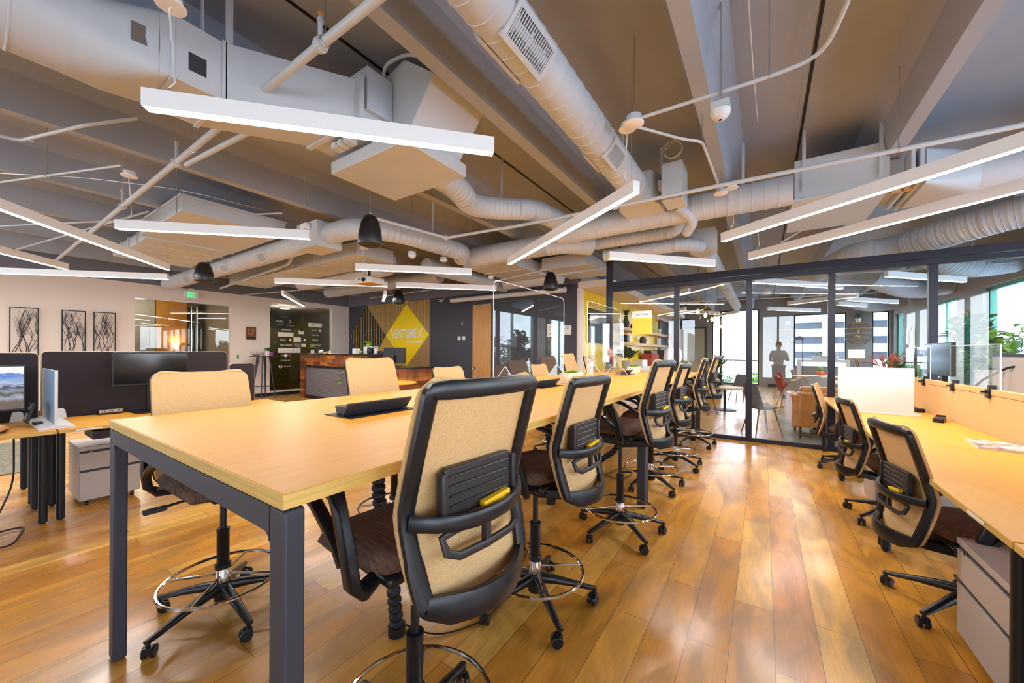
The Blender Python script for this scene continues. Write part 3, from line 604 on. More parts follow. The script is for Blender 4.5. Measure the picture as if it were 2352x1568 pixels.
# ------------------------------------------------------------------ ducts
def duct_mesh(path, r, seam=.14, rid=.004, n=22, rb=.35):
    pts = smooth_path(path, rb, 7); mb = MB(); acc = 0; fine = [pts[0]]
    for i in range(1, len(pts)):
        a, b = pts[i - 1], pts[i]; k = max(1, int((b - a).length / (seam / 1.0) + .5))
        for q in range(1, k + 1): fine.append(a.lerp(b, q / k))
    P = []; RR = []
    for i, p in enumerate(fine):
        if 0 < i < len(fine) - 1:
            d = (fine[i + 1] - fine[i - 1]).normalized() * .006
            P += [p - d, p - d * .5, p + d * .5, p + d]; RR += [r, r + rid, r + rid, r]
        else: P.append(p); RR.append(r)
    return mb.tube(P, RR, n)
def register(parent, cx, cy, cz, rad, ang, L_, H_, ax='y'):
    """on a duct running along y; ang = direction of the outward normal in the x-z plane (deg)"""
    fr = MB(); n = Vector((math.cos(R(ang)), 0, math.sin(R(ang)))); u = Vector((0, 1, 0)); v = n.cross(u)
    if ax == 'x': n = Vector((0, math.cos(R(ang)), math.sin(R(ang)))); u = Vector((1, 0, 0)); v = n.cross(u)
    c = Vector((cx, cy, cz)) + n * (rad + .004)
    def slab(mb, a0, a1, b0, b1, t0, t1):
        vs = [mb.bm.verts.new(c + u * a + v * b + n * (t - (b * b) / (2 * rad) * .6)) for t in (t0, t1) for a, b in ((a0, b0), (a1, b0), (a1, b1), (a0, b1))]
        for f in ((0, 3, 2, 1), (4, 5, 6, 7), (0, 1, 5, 4), (1, 2, 6, 5), (2, 3, 7, 6), (3, 0, 4, 7)): mb.bm.faces.new([vs[i] for i in f])
    b = .028
    slab(fr, -L_ / 2, L_ / 2, -H_ / 2, -H_ / 2 + b, -.01, .012); slab(fr, -L_ / 2, L_ / 2, H_ / 2 - b, H_ / 2, -.01, .012)
    slab(fr, -L_ / 2, -L_ / 2 + b, -H_ / 2 + b, H_ / 2 - b, -.004, .012); slab(fr, L_ / 2 - b, L_ / 2, -H_ / 2 + b, H_ / 2 - b, -.004, .012)
    rg = fr.build('register', 'galv2', parent, smooth=False)
    bk = MB(); slab(bk, -L_ / 2 + b, L_ / 2 - b, -H_ / 2 + b, H_ / 2 - b, .0, .003); bk.build('register_throat', 'dark_in', rg, smooth=False)
    lv = MB(); k = max(6, int((L_ - 2 * b) / .02))
    for i in range(k):
        a = -L_ / 2 + b + (L_ - 2 * b) * (i + .5) / k; slab(lv, a - .004, a + .004, -H_ / 2 + b, H_ / 2 - b, .003, .011)
    lv.build('louvers', 'galv2', rg, smooth=False)
def duct(label, path, r, straps=(), group=None, **k):
    t = thing('spiral_duct', label, 'duct', (0, 0, 0), 0, group)
    duct_mesh(path, r, **k).build('duct_body', 'galv', t, ang=50)
    for x, y, z in straps: MB().box(x - .015, x + .015, y - .003, y + .003, z, 3.76).build('hanger_strap', 'galv2', t, smooth=False)
    return t
d = duct('large round duct with two registers running along the big concrete beam', [(-1.23, -1.5, 3.25), (-1.23, 4.35, 3.25)], .15, [(-1.23, 3.9, 3.39), (-1.23, .3, 3.39)])
register(d, -1.23, 1.86, 3.25, .15, -42, .42, .2); register(d, -1.23, 1.86, 3.25, .15, 200, .42, .16); register(d, -1.23, 3.35, 3.25, .15, -42, .34, .18); register(d, -1.23, 3.35, 3.25, .15, 200, .34, .15)
t = thing('air_terminal_box', 'sheet-metal air terminal box with grey control box at the end of the large round duct', 'air terminal box')
MB().prism([(-1.4, 4.35), (-1.06, 4.35), (-1.0, 4.5), (-1.0, 4.95), (-1.46, 4.95), (-1.46, 4.5)], 'z', 3.08, 3.42).build('plenum', 'galv2', t, bevel=.004)
MB().box(-.93, -.72, 4.3, 4.62, 3.02, 3.42).build('control_box', 'galv2', t, bevel=.004)
MB().box(-.7195, -.717, 4.36, 4.42, 3.2, 3.27).build('warning_sticker', 'yellow', t, smooth=False)
MB().box(-.99, -.93, 4.4, 4.5, 3.2, 3.3).build('bracket', 'galv2', t, smooth=False)
MB().box(-1.01, -.98, 4.6, 4.606, 3.4, 3.76).build('hanger_strap', 'galv2', t, smooth=False)
MB().ring((-.8, 4.2, 3.5), .09, .0025, 24, 6, 'y').ring((-.79, 4.21, 3.49), .085, .0025, 24, 6, 'y').build('cable_coil', 'cord', t)
# near left duct into the air handler
t = thing('air_handler', 'boxy sheet-metal air handler hanging above the table, with sloped supply plenum', 'air handler')
MB().box(-3.22, -2.24, 1.9, 2.6, 2.95, 3.06).build('drain_pan', 'galv2', t, bevel=.006)
MB().prism([(-3.2, 3.065), (-2.3, 3.065), (-2.02, 3.42), (-2.35, 3.66), (-3.2, 3.45)], 'y', 1.98, 2.56).build('plenum', 'galv2', t, bevel=.004)
MB().box(-2.95, -2.48, 1.745, 1.975, 3.2, 3.52).build('control_cabinet', 'galv2', t, bevel=.004)
MB().box(-2.625, -2.585, 1.735, 1.7445, 3.40, 3.44).cyl((-2.605, 1.725, 3.42), (-2.605, 1.735, 3.42), .013).build('rotary_switch', 'black', t, bevel=.003)
for k in range(3): MB().box(-2.98 + k * .085, -2.91 + k * .085, 1.76, 1.84, 3.04, 3.09).box(-2.975 + k * .085, -2.915 + k * .085, 1.752, 1.7595, 3.045, 3.085).build('junction_box', 'galv2', t, bevel=.004)
for x, y in ((-3.15, 1.95), (-3.15, 2.55), (-2.4, 2.58)): MB().box(x - .012, x + .012, y - .003, y + .003, 3.0, 3.76).build('hanger_strap', 'galv2', t, smooth=False)
t = thing('supply_duct', 'very large duct at the upper left, round then squared, feeding the air handler', 'duct')
duct_mesh([(-3.22, -2.6, 3.14), (-3.22, .36, 3.14)], .225, seam=.2).build('round_section', 'galv', t, ang=50)
def ring_of(y, w, h, zc, xc, rr, n=32):
    o = []
    for k in range(n):
        a = 2 * math.pi * k / n; c, q = math.cos(a), math.sin(a); e = rr
        o.append((xc + math.copysign(abs(c) ** e, c) * w / 2, y, zc + math.copysign(abs(q) ** e, q) * h / 2))
    return o
MB().loft([ring_of(.36, .45, .45, 3.14, -3.22, 1), ring_of(.5, .46, .44, 3.15, -3.22, .7), ring_of(.66, .5, .4, 3.18, -3.2, .3), ring_of(.74, .5, .38, 3.2, -3.2, .12)]).build('transition', 'galv', t, ang=30)
MB().box(-3.45, -2.95, .745, 1.0, 3.01, 3.39).build('square_section', 'galv2', t, bevel=.004)
MB().loft([[(-3.45, 1.0, 3.01), (-2.95, 1.0, 3.01), (-2.95, 1.0, 3.39), (-3.45, 1.0, 3.39)], [(-3.19, 1.7, 3.1), (-2.53, 1.7, 3.1), (-2.53, 1.7, 3.4), (-3.19, 1.7, 3.4)], [(-3.19, 1.96, 3.1), (-2.53, 1.96, 3.1), (-2.53, 1.96, 3.4), (-3.19, 1.96, 3.4)]]).build('reducer', 'galv2', t, smooth=False)
for f_b in ((-3.46, -2.94, .99, 1.02, 3.0, 3.4), (-3.22, -2.48, 1.68, 1.72, 3.08, 3.42), (-3.46, -2.94, .735, .755, 3.0, 3.4)): MB().box(*f_b).build('flange', 'galv2', t, bevel=.002)
MB().box(-2.972, -2.958, .57, .69, 3.12, 3.23, rot=(0, 0, R(-8))).build('foil_patch', 'steel', t, smooth=False)
MB().box(-2.9485, -2.947, .82, .91, 3.1, 3.21).build('torn_label', 'leg', t, smooth=False)
MB().box(-3.02, -2.98, .9, .905, 3.39, 3.76).box(-2.955, -2.94, 1.01, 1.05, 3.01, 3.76).build('hanger_strap', 'galv2', t, smooth=False)
duct('ribbed flexible duct snaking out behind the air handler', [(-2.75, 2.5, 3.18), (-2.78, 3.1, 3.16), (-2.95, 3.5, 3.14), (-2.72, 3.85, 3.16), (-2.45, 4.15, 3.2), (-2.35, 4.9, 3.2)], .13, [(-2.7, 3.8, 3.28)], seam=.07, rb=.5)
d = duct('round duct with small registers running across above the exit sign', [(-12.3, 3.05, 3.03), (-5.75, 3.05, 3.03)], .15, [(-9, 3.05, 3.15), (-6.8, 3.05, 3.15)], seam=.09)
for x in (-10.6, -8.55, -7.0): register(d, x, 3.05, 3.03, .15, 215, .3, .17, 'x')
t = thing('air_terminal_box', 'sheet-metal box with a small white actuator behind the black pendant speaker', 'air terminal box')
MB().box(-5.74, -5.2, 2.86, 3.24, 2.86, 3.22).build('plenum', 'galv2', t, bevel=.004)
MB().box(-5.5, -5.35, 2.78, 2.855, 3.1, 3.18).build('actuator', 'fix', t, bevel=.01)
MB().box(-5.62, -5.56, 2.855, 2.859, 3.05, 3.2).build('label_sticker', 'paper', t, smooth=False)
duct('ribbed duct bending down the middle behind the black speaker', [(-5.2, 3.05, 3.05), (-4.6, 3.05, 3.05), (-4.35, 3.6, 3.08), (-4.3, 4.9, 3.08), (-4.55, 5.15, 3.08)], .14, [(-4.3, 4.2, 3.2)], seam=.07)
d = duct('long round duct crossing in front of the right-hand air handler', [(-2.5, 5.0, 3.12), (.25, 5.0, 3.12)], .155, [(-1.5, 5.0, 3.27), (-.2, 5.0, 3.27)], seam=.12)
duct('smooth fat duct above the reception ceiling, middle of the picture', [(-4.4, 5.35, 3.1), (-2.62, 5.35, 3.1), (-2.3, 5.7, 3.1)], .17, seam=.5)
duct('upper of the paired round ducts bending over the partition corner', [(-2.3, 5.75, 3.12), (-1.05, 5.75, 3.12), (-.95, 5.72, 3.3)], .1, seam=.08, rb=.2)
duct('lower of the paired round ducts bending over the partition corner', [(-2.2, 6.05, 2.98), (-.95, 6.05, 2.98), (-.8, 6.3, 2.98)], .095, seam=.08, rb=.2)
duct('short small duct dropping behind the control box', [(-.85, 4.75, 3.1), (-.7, 5.0, 2.98), (-.82, 5.2, 2.9)], .06, seam=.05, rb=.15)
d = duct('white round duct with slot registers running deep into the lounge', [(-.8, 6.9, 3.05), (-.8, 15.5, 3.05)], .14, [(-.8, 8, 3.18), (-.8, 11, 3.18)], seam=.2)
register(d, -.8, 8.7, 3.05, .14, -70, .3, .16); register(d, -.8, 10.6, 3.05, .14, -70, .3, .16); register(d, -.8, 12.6, 3.05, .14, -70, .3, .16)
t = thing('air_terminal_box', 'grey sheet-metal box above the partition, where the lounge duct starts', 'air terminal box')
MB().loft([[(-.98, 6.3, 2.95), (-.6, 6.3, 2.95), (-.6, 6.3, 3.25), (-.98, 6.3, 3.25)], [(-.98, 6.6, 2.95), (-.6, 6.6, 2.95), (-.6, 6.6, 3.25), (-.98, 6.6, 3.25)], [(-.9, 6.9, 2.95), (-.7, 6.9, 2.95), (-.7, 6.9, 3.15), (-.9, 6.9, 3.15)]]).build('plenum', 'galv2', t, smooth=False)
# right side
t = thing('air_handler', 'white boxy air handler behind the two parallel pendants on the right', 'air handler')
MB().box(.27, 1.02, 5.1, 6.35, 3.04, 3.46).build('cabinet', 'galv2', t, bevel=.006)
MB().box(.25, 1.04, 5.08, 6.37, 3.02, 3.04).build('drain_pan', 'galv2', t, bevel=.003)
for f_b in ((1.02, 1.14, 5.2, 5.9, 3.06, 3.3), (1.141, 1.17, 5.0, 5.9, 3.0, 3.3), (1.2, 1.235, 5.0, 5.9, 2.98, 3.3)): MB().box(*f_b).build('flange', 'galv2', t, bevel=.003)
for k in range(2): MB().box(1.05 + k * .09, 1.12 + k * .09, 5.2, 5.27, 2.98, 3.03).build('junction_box', 'wood', t, bevel=.003)
for x, y in ((.35, 5.07), (.95, 5.07), (.35, 6.38)): MB().box(x - .015, x + .015, y - .003, y + .003, 3.1, 3.76).build('hanger_strap', 'galv2', t, smooth=False)
t = thing('supply_duct', 'tapered duct widening to a large round pipe at the right edge', 'duct')
def ringx(x, w, h, yc, zc, e, n=32):
    return [(x, yc + math.copysign(abs(math.cos(2 * math.pi * k / n)) ** e, math.cos(2 * math.pi * k / n)) * w / 2, zc + math.copysign(abs(math.sin(2 * math.pi * k / n)) ** e, math.sin(2 * math.pi * k / n)) * h / 2) for k in range(n)]
MB().loft([ringx(1.24, .8, .33, 5.4, 3.12, .12), ringx(1.46, .58, .39, 5.4, 3.1, .4), ringx(1.64, .43, .43, 5.4, 3.08, 1)]).build('transition', 'galv', t, ang=30)
duct_mesh([(1.64, 5.4, 3.08), (3.85, 5.4, 3.08)], .215, seam=.3).build('round_section', 'galv', t, ang=50)
duct('fat ribbed flexible duct curving down to the right-hand window wall', [(.75, 9.6, 2.93), (1.170, 7.740, 2.909), (1.575, 7.695, 2.909), (1.980, 7.110, 2.945), (2.475, 6.750, 3.017), (3.465, 6.660, 3.062)], 0.180, seam=.05, rb=.5)
duct('fluted duct elbow over the lounge, nearest the windows', [(2.2, 9.6, 3.3), (2.75, 10.0, 3.02), (3.3, 10.6, 3.02), (3.8, 10.8, 3.1)], .22, [(3.2, 10.5, 3.2)], seam=.05, rb=.4)
duct('fluted duct elbow deeper in the lounge', [(2.2, 12.6, 3.25), (2.75, 13.0, 3.0), (3.3, 13.6, 3.0), (3.8, 13.8, 3.1)], .22, [(3.1, 13.4, 3.2)], seam=.05, rb=.4)
duct('farthest fluted duct elbow in the lounge', [(2.0, 15.8, 3.2), (2.6, 16.2, 2.95), (3.2, 16.8, 2.95), (3.7, 17.0, 3.1)], .2, [(3.0, 16.6, 3.1)], seam=.05, rb=.4)
# flat rectangular ducts, left middle
t = thing('flat_duct', 'wide flat rectangular duct box behind the second pendant', 'duct')
MB().box(-7.9, -6.05, 1.62, 3.1 - .25, 3.12, 3.3).build('duct_body', 'galv2', t, bevel=.005)
MB().box(-7.92, -6.03, 1.6, 2.87, 3.3, 3.33).build('lid', 'galv2', t, bevel=.003)
MB().box(-9.9, -7.92, 1.7, 2.8, 3.1, 3.26).build('branch', 'galv2', t, bevel=.005)
for k in range(5): MB().box(-9.9 + k * .5, -9.86 + k * .5, 1.68, 2.84, 3.09, 3.27).build('seam_rib', 'galv2', t, smooth=False)
for x, y in ((-7.8, 1.6), (-6.15, 1.6), (-6.15, 2.86)): MB().cyl((x, y, 3.1), (x, y, 3.76), .005, 6).build('hanger_rod', 'steel', t)
t = thing('flat_duct', 'long flat rectangular duct above the reception counter', 'duct')
MB().box(-10.6, -5.6, 3.75, 4.5, 2.98, 3.2).box(-10.6, -10.2, 3.73, 4.52, 2.97, 3.21).build('duct_body', 'galv2', t, bevel=.005)
for k in range(6): MB().box(-10.1 + k * .8, -10.06 + k * .8, 3.73, 4.52, 2.97, 3.21).build('seam_rib', 'galv2', t, smooth=False)
t = thing('flat_duct', 'flat rectangular duct running back over the acrylic screens', 'duct')
MB().box(-4.9, -3.9, 5.6, 7.9, 3.02, 3.25).build('duct_body', 'galv2', t, bevel=.005)
for k in range(4): MB().box(-4.92, -3.88, 5.7 + k * .6, 5.74 + k * .6, 3.01, 3.26).build('seam_rib', 'galv2', t, smooth=False)
t = thing('flat_duct', 'flat duct with trapeze rails above the kitchen opening', 'duct')
MB().box(-3.7, -2.75, 6.6, 7.95, 3.05, 3.25).build('duct_body', 'galv2', t, bevel=.005)
for y in (6.62, 7.2): MB().box(-3.75, -2.55, y, y + .04, 3.01, 3.05).build('support_rail', 'galv2', t, smooth=False)
duct('dull oval duct above the reception, left part', [(-9.6, 4.9, 3.05), (-6.2, 4.9, 3.05), (-5.9, 4.6, 3.1)], .16, seam=.08)
duct('second dull duct above the reception, nearer the dark wall', [(-10.8, 6.3, 3.12), (-6.2, 6.3, 3.12)], .15, seam=.12)
duct('dull duct running back toward the dark wall', [(-5.5, 5.2, 3.06), (-5.5, 7.9, 3.06)], .15, seam=.1)
duct('short grey duct over the dark column', [(-5.2, 7.5, 3.05), (-3.7, 7.5, 3.05)], .16, seam=.3)
# ------------------------------------------------------------------ pipes, conduits, devices
def pipe(label, pts, r, hang=(), name='sprinkler_pipe', cat='pipe', rb=.06, m='pipe', couplers=(), heads=()):
    t = thing(name, label, cat)
    MB().tube(smooth_path(pts, rb, 5), r, 12).build('run', m, t)
    for x, y, z in hang: MB().cyl((x, y, z), (x, y, 3.75), .004, 6).ring((x, y, z), r + .004, .003, 14, 5, 'x').build('hanger_rod', 'steel', t)
    for x, y, z, ax in couplers:
        d = Vector({'x': (1, 0, 0), 'y': (0, 1, 0), 'z': (0, 0, 1)}[ax]); c = Vector((x, y, z)); MB().cyl(c - d * .03, c + d * .03, r + .01, 14).cyl(c - d * .008, c + d * .008, r + .016, 14).build('coupling', m, t)
    for x, y, z, dz in heads:
        h = MB().cyl((x, y, z), (x, y, z + dz), .014, 10).cyl((x, y, z + dz * .8), (x, y, z + dz * .9), .02, 10).build('sprig', m, t)
        MB().cyl((x, y, z + dz), (x, y, z + dz + .02), .007, 8).lathe([(.004, z + dz + .02), (.018, z + dz + .024), (.004, z + dz + .028)], (x, y, 0), 10).build('sprinkler_head', 'wood', h)
    return t
pipe('thick sprinkler main running diagonally down across the upper left', [(-.2, 1.2, 3.15), (-12.4, 1.2, 3.15)], .026, [(-2.1, 1.2, 3.15), (-4.2, 1.2, 3.15), (-6.4, 1.2, 3.15)], couplers=[(-2.15, 1.2, 3.15, 'x'), (-4.62, 1.2, 3.15, 'x'), (-6.6, 1.2, 3.15, 'x')], heads=[(-4.62, 1.2, 3.15, .2), (-2.15, 1.2, 3.15, .16), (-6.6, 1.2, 3.15, .22)])
pipe('short sprinkler branch beside the diagonal main', [(-3.2, 1.34, 3.1), (-4.55, 1.25, 3.13)], .022)
pipe('sprinkler line crossing in front of the right-hand air handler', [(-2.9, 4.12, 3.02), (3.8, 4.36, 3.02)], .02, [(-1.5, 4.17, 3.02), (.9, 4.26, 3.02), (2.2, 4.3, 3.02)], heads=[(1.75, 4.29, 3.02, .3)], couplers=[(-1.4, 4.18, 3.02, 'x'), (1.75, 4.29, 3.02, 'x')])
pipe('pipe stepping behind the middle black speaker', [(-11.6, 3.9, 2.98), (-7.3, 3.5, 2.98), (-7.2, 3.5, 3.1)], .028, [(-9.4, 3.7, 2.98)], couplers=[(-9.8, 3.73, 2.98, 'x')])
pipe('angled sprinkler pipe left of the pendant across the middle', [(-4.0, 2.95, 3.02), (-3.82, 4.0, 3.02), (-2.7, 4.12, 3.02)], .02, [(-3.4, 4.04, 3.02)], couplers=[(-3.82, 4.0, 3.02, 'x')])
pipe('electrical conduit bending up the slab above the walkway', [(-.80, 2.86, 3.12), (.05, 2.88, 3.12), (.28, 2.86, 3.13), (.36, 2.6, 3.2), (.37, .6, 3.2), (.37, -2, 3.2)], .0125, [(-.25, 2.87, 3.12), (.02, 2.88, 3.12)], 'conduit', 'conduit', rb=.2)
pipe('conduit running from the round canopy to the beam', [(-.83, 2.9, 3.1), (-.55, 3.25, 3.08), (-.42, 3.38, 3.08), (-.39, 4.5, 3.1)], .011, [(-.42, 3.4, 3.08)], 'conduit', 'conduit')
pipe('flexible conduit looping over the nearest air handler', [(-2.55, 1.95, 3.5), (-2.5, 1.9, 3.62), (-2.3, 1.95, 3.66), (-1.96, 1.9, 3.45), (-1.95, 2.6, 3.36), (-1.95, 6.8, 3.36)], .013, (), 'conduit', 'conduit', rb=.15)
pipe('grey conduit at the upper left edge, bent twice', [(-5.6, -.6, 3.2), (-5.42, .35, 3.2), (-4.6, .62, 3.2), (-4.45, .9, 3.35)], .014, [(-5.3, .4, 3.2)], 'conduit', 'conduit')
pipe('thin conduit feeding the small canopy above the second pendant', [(-7.6, .1, 3.22), (-5.3, .95, 3.2)], .011, [(-6.3, .58, 3.2)], 'conduit', 'conduit')
pipe('thin conduit high over the left pendants', [(-9.9, .3, 3.24), (-5.6, 2.6, 3.3)], .01, (), 'conduit', 'conduit')
pipe('thin conduit below the beams at the far left', [(-11.5, .7, 3.22), (-6.9, 1.5, 3.24)], .012, (), 'conduit', 'conduit')
pipe('conduit along the grey band behind the reception', [(-12.3, 4.6, 2.95), (-9.2, 5.2, 2.95), (-6.5, 5.9, 2.95)], .012, [(-10.5, 4.9, 2.95)], 'conduit', 'conduit')
pipe('conduit running level above the mural', [(-9.5, 6.8, 2.92), (-4.8, 6.6, 2.92), (-3.1, 6.4, 3.0)], .012, [(-6, 6.65, 2.92)], 'conduit', 'conduit')
pipe('conduit crossing the lounge ceiling, nearer line', [(-2.3, 9.6, 3.0), (3.7, 10.4, 3.0)], .016, [(0, 9.9, 3.0), (2, 10.17, 3.0)], 'conduit', 'conduit')
pipe('conduit crossing the lounge ceiling, farther line', [(-2.5, 12.6, 2.95), (3.7, 13.4, 2.95)], .016, [(0, 12.92, 2.95)], 'conduit', 'conduit')
pipe('angled conduit with a round canopy above the partition', [(.55, 6.7, 3.25), (.45, 6.6, 3.1), (.2, 6.7, 2.98)], .012, [(.45, 6.6, 3.1)], 'conduit', 'conduit')
pipe('white cable hanging in clips along the slab', [(-.15, .4, 3.74), (-.12, 1.6, 3.66), (-.1, 2.6, 3.74), (-.08, 3.6, 3.66), (-.06, 4.6, 3.74)], .004, (), 'cable', 'cable', m='cord')
pipe('second clipped cable along the slab joint', [(.2, .2, 3.74), (.22, 1.5, 3.7), (.24, 2.6, 3.74), (.26, 3.8, 3.7), (.28, 4.8, 3.74)], .003, (), 'cable', 'cable', m='steel')
pipe('thin wires sagging under the left-hand beams', [(-6.9, .3, 3.28), (-6.0, .8, 3.2), (-5.2, 1.4, 3.1), (-5.4, 2.3, 3.2)], .004, (), 'cable', 'cable', m='steel', rb=.3)
def device(name, label, cat, x, y, z, parts, rod=True):
    t = thing(name, label, cat, (x, y, z))
    for n_, m_, fn in parts: fn(MB()).build(n_, m_, t)
    if rod: MB().cyl((0, 0, .02), (0, 0, 3.75 - z), .005, 6).build('hanger_rod', 'steel', t)
    return t
device('ceiling_sensor', 'white dome sensor on a grey box beside the concrete beam', 'sensor', -.245, 2.85, 2.98, [('junction_box', 'galv2', lambda b: b.box(-.055, .055, -.05, .05, 0, .05)), ('dome', 'white', lambda b: b.lathe([(.0, -.058), (.03, -.054), (.052, -.035), (.062, -.012), (.062, 0), (0, 0)])), ('lens', 'black', lambda b: b.lathe([(0, -.062), (.01, -.06), (.011, -.056), (0, -.055)]))])
device('junction_canopy', 'round white canopy where two conduits meet above the walkway', 'canopy', -.82, 2.87, 3.09, [('canopy_body', 'pipe', lambda b: b.cyl((0, 0, .01), (0, 0, .065), .055, 24)), ('cover', 'fix', lambda b: b.lathe([(0, -.004), (.06, -.002), (.072, .004), (.072, .01), (0, .01)]))])
device('junction_canopy', 'small round canopy low on the beam above the upper right pendant', 'canopy', -.385, 4.55, 3.06, [('canopy_body', 'pipe', lambda b: b.cyl((0, 0, .01), (0, 0, .05), .05, 24)), ('cover', 'fix', lambda b: b.lathe([(0, -.004), (.06, -.002), (.07, .004), (.07, .01), (0, .01)]))])
device('smoke_detector', 'round smoke detector with a clear cage, left one of two', 'smoke detector', -4.6, 4.05, 2.87, [('base', 'galv2', lambda b: b.cyl((0, 0, .03), (0, 0, .07), .06)), ('cover', 'white', lambda b: b.lathe([(0, -.03), (.03, -.028), (.06, 0), (.066, .03), (0, .03)]))])
device('smoke_detector', 'flat white ceiling sensor, right one of two', 'smoke detector', -4.45, 4.6, 2.88, [('base', 'galv2', lambda b: b.cyl((0, 0, .03), (0, 0, .07), .055)), ('cover', 'white', lambda b: b.lathe([(0, 0), (.05, 0), (.064, .015), (.064, .03), (0, .03)]))])
device('security_camera', 'white dome camera hanging in the lounge behind the glass', 'camera', .05, 11.0, 2.85, [('bracket', 'galv2', lambda b: b.box(-.05, .05, -.05, .05, .03, .12)), ('dome', 'white', lambda b: b.lathe([(0, -.06), (.05, -.045), (.075, 0), (.08, .03), (0, .03)]))])
def speaker(label, x, y, s_=1.0, zb=2.44):
    t = thing('pendant_speaker', label, 'speaker', (x, y, zb), 0, 'black pendant speakers')
    MB().lathe([(.0, .0), (.10 * s_, .0), (.135 * s_, .012), (.142 * s_, .03), (.13 * s_, .14), (.105 * s_, .24), (.07 * s_, .30), (.03, .315), (0, .316)], n=32).build('body', 'black', t)
    MB().lathe([(.0, -.002), (.098 * s_, -.001), (.1 * s_, .002), (0, .002)], n=32).build('grille', 'blackm', t)
    MB().cyl((0, 0, .31), (0, 0, 3.74 - zb), .003, 5).ring((0, 0, .33), .015, .003, 12, 5, 'y').build('suspension_wire', 'steel', t)
speaker('largest black pendant speaker, in front of the duct box', -3.38, 2.42, .85, 2.46)
speaker('black pendant speaker above the exit sign duct at the left', -7.45, 2.28, .95, 2.47)
speaker('small black pendant speaker in front of the yellow mural', -6.97, 5.75, .9, 2.47)
speaker('small black pendant speaker in front of the dark column', -3.1, 5.85, .9, 2.46)
t = thing('projector', 'white ceiling projector on a black pole in front of the reception wall', 'projector', (-5.98, 4.27, 2.6), R(8))
MB().box(-.2, .2, -.17, .17, 0, .11).build('body', 'white', t, bevel=.02, seg=3)
MB().cyl((.05, -.172, .05), (.05, -.2, .05), .035, 20).build('lens', 'dark_in', t)
MB().box(-.18, .18, -.15, .15, -.002, .0).build('underside', 'wood', t, smooth=False)
MB().cyl((0, 0, .13), (0, 0, 1.12), .022).box(-.12, .12, -.015, .015, .11, .13).box(-.015, .015, -.12, .12, .11, .13).build('mount_pole', 'blackm', t)
MB().tube([(-.1, .1, .1), (-.14, .08, .25), (-.05, .03, .5)], .005, 6).build('power_cord', 'cord', t)
MB().box(-.1, -.03, -.1735, -.171, .06, .075).build('badge', 'leg', t, smooth=False)
t = thing('projection_screen', 'rolled-up white projection screen tube under the ceiling at the dark wall', 'projection screen', (-5.6, 7.95, 2.83))
MB().cyl((-1.75, 0, 0), (1.75, 0, 0), .06, 20).build('housing', 'white', t); MB().cyl((-1.78, 0, 0), (-1.751, 0, 0), .066, 20).cyl((1.751, 0, 0), (1.78, 0, 0), .066, 20).build('end_cap', 'white', t)
MB().box(-1.5, -1.46, .0, .17, -.02, .02).box(1.46, 1.5, 0, .17, -.02, .02).build('wall_bracket', 'white', t)
t = thing('wall_camera', 'small white security camera on the dark wall beside the mural', 'camera', (-7.9, 8.1, 2.88))
MB().cyl((0, -.12, 0), (0, .0, 0), .035, 16).build('body', 'white', t, bevel=.006); MB().cyl((0, -.125, 0), (0, -.12, 0), .02, 12).build('lens', 'black', t)
MB().tube([(0, -.02, 0), (.05, .0, .03), (.08, .03, .08)], .012).build('bracket', 'white', t)
# ------------------------------------------------------------------ left-hand workstations
GL = 'left-hand oak desks with dark screens'
desk(-5.25, -4.45, .475, 2.25, 'left-hand oak desk with the wide black monitor and power strip', GL, (-4.73, -5.2), leg_ends=(True, True))
desk(-5.25, -4.45, -1.3, .465, 'left-hand oak desk at the picture edge, with the bright photo monitor', GL, (-4.73, -5.2))
desk(-6.12, -5.32, -1.3, .465, 'oak desk on the far side of the dark screens, only its legs in view', GL, (-5.4, -6.05))
def soft_screen(y0, y1, z1, label, z0=.70, x=-5.285, g='dark fabric desk screens'):
    t = thing('desk_screen', label, 'desk screen', (x, 0, 0), 0, g)
    def rr(o, r=.035):
        a, b, c, d = y0 + o, y1 - o, z0, z1 - o
        return [(a, c), (b, c), (b, d - r)] + [(b - r + r * math.cos(R(q)), d - r + r * math.sin(R(q))) for q in (15, 30, 45, 60, 75, 90)] + [(a + r - r * math.sin(R(q)), d - r + r * math.cos(R(q))) for q in (0, 15, 30, 45, 60, 75, 90)]
    MB().prism(rr(.004), 'x', -.012, .014).build('panel', 'screen_dark', t, ang=60)
    MB().prism(rr(0), 'x', -.016, -.0122).build('back_panel', 'screen_rim', t, ang=60)
    p = [(0.0, u, v) for u, v in rr(.001)[2:-1]]
    MB().sweep([(0, y1 - .001, z0)] + p + [(0, y0 + .001, z0)], .006, .03, (1, 0, 0), False, 6).build('rim', 'screen_rim', t)
soft_screen(.46, 1.84, 1.36, 'wide dark desk screen behind the black monitor')
soft_screen(-1.25, .445, 1.345, 'dark desk screen at the left edge behind the bright monitor')
soft_screen(1.86, 2.13, 1.22, 'low narrow dark desk screen right of the wide one', g=None)
def monitor(label, loc, rz, w, h, zc, screen='monitor', name='monitor'):
    """faces local +x"""
    t = thing(name, label, 'monitor', loc, rz)
    b = MB().box(-.03, 0, -w / 2, w / 2, zc - h / 2, zc + h / 2).build('bezel', 'black', t, bevel=.004)
    MB().box(.0002, .0012, -w / 2 + .012, w / 2 - .012, zc - h / 2 + .018, zc + h / 2 - .012).build('screen', screen, b, smooth=False)
    MB().box(-.075, -.03, -.035, .035, .012, zc).build('stand_neck', 'black', t, bevel=.004)
    MB().box(-.17, .06, -.13, .13, 0, .012).build('stand_foot', 'black', t, bevel=.004)
    return t
monitor('wide switched-off black monitor in front of the dark desk screen', (-5.02, 1.13, .762), 0, .56, .32, .43)
t = monitor('lit monitor at the left edge showing a landscape photo', (-5.02, .08, .762), 0, .56, .37, .30)
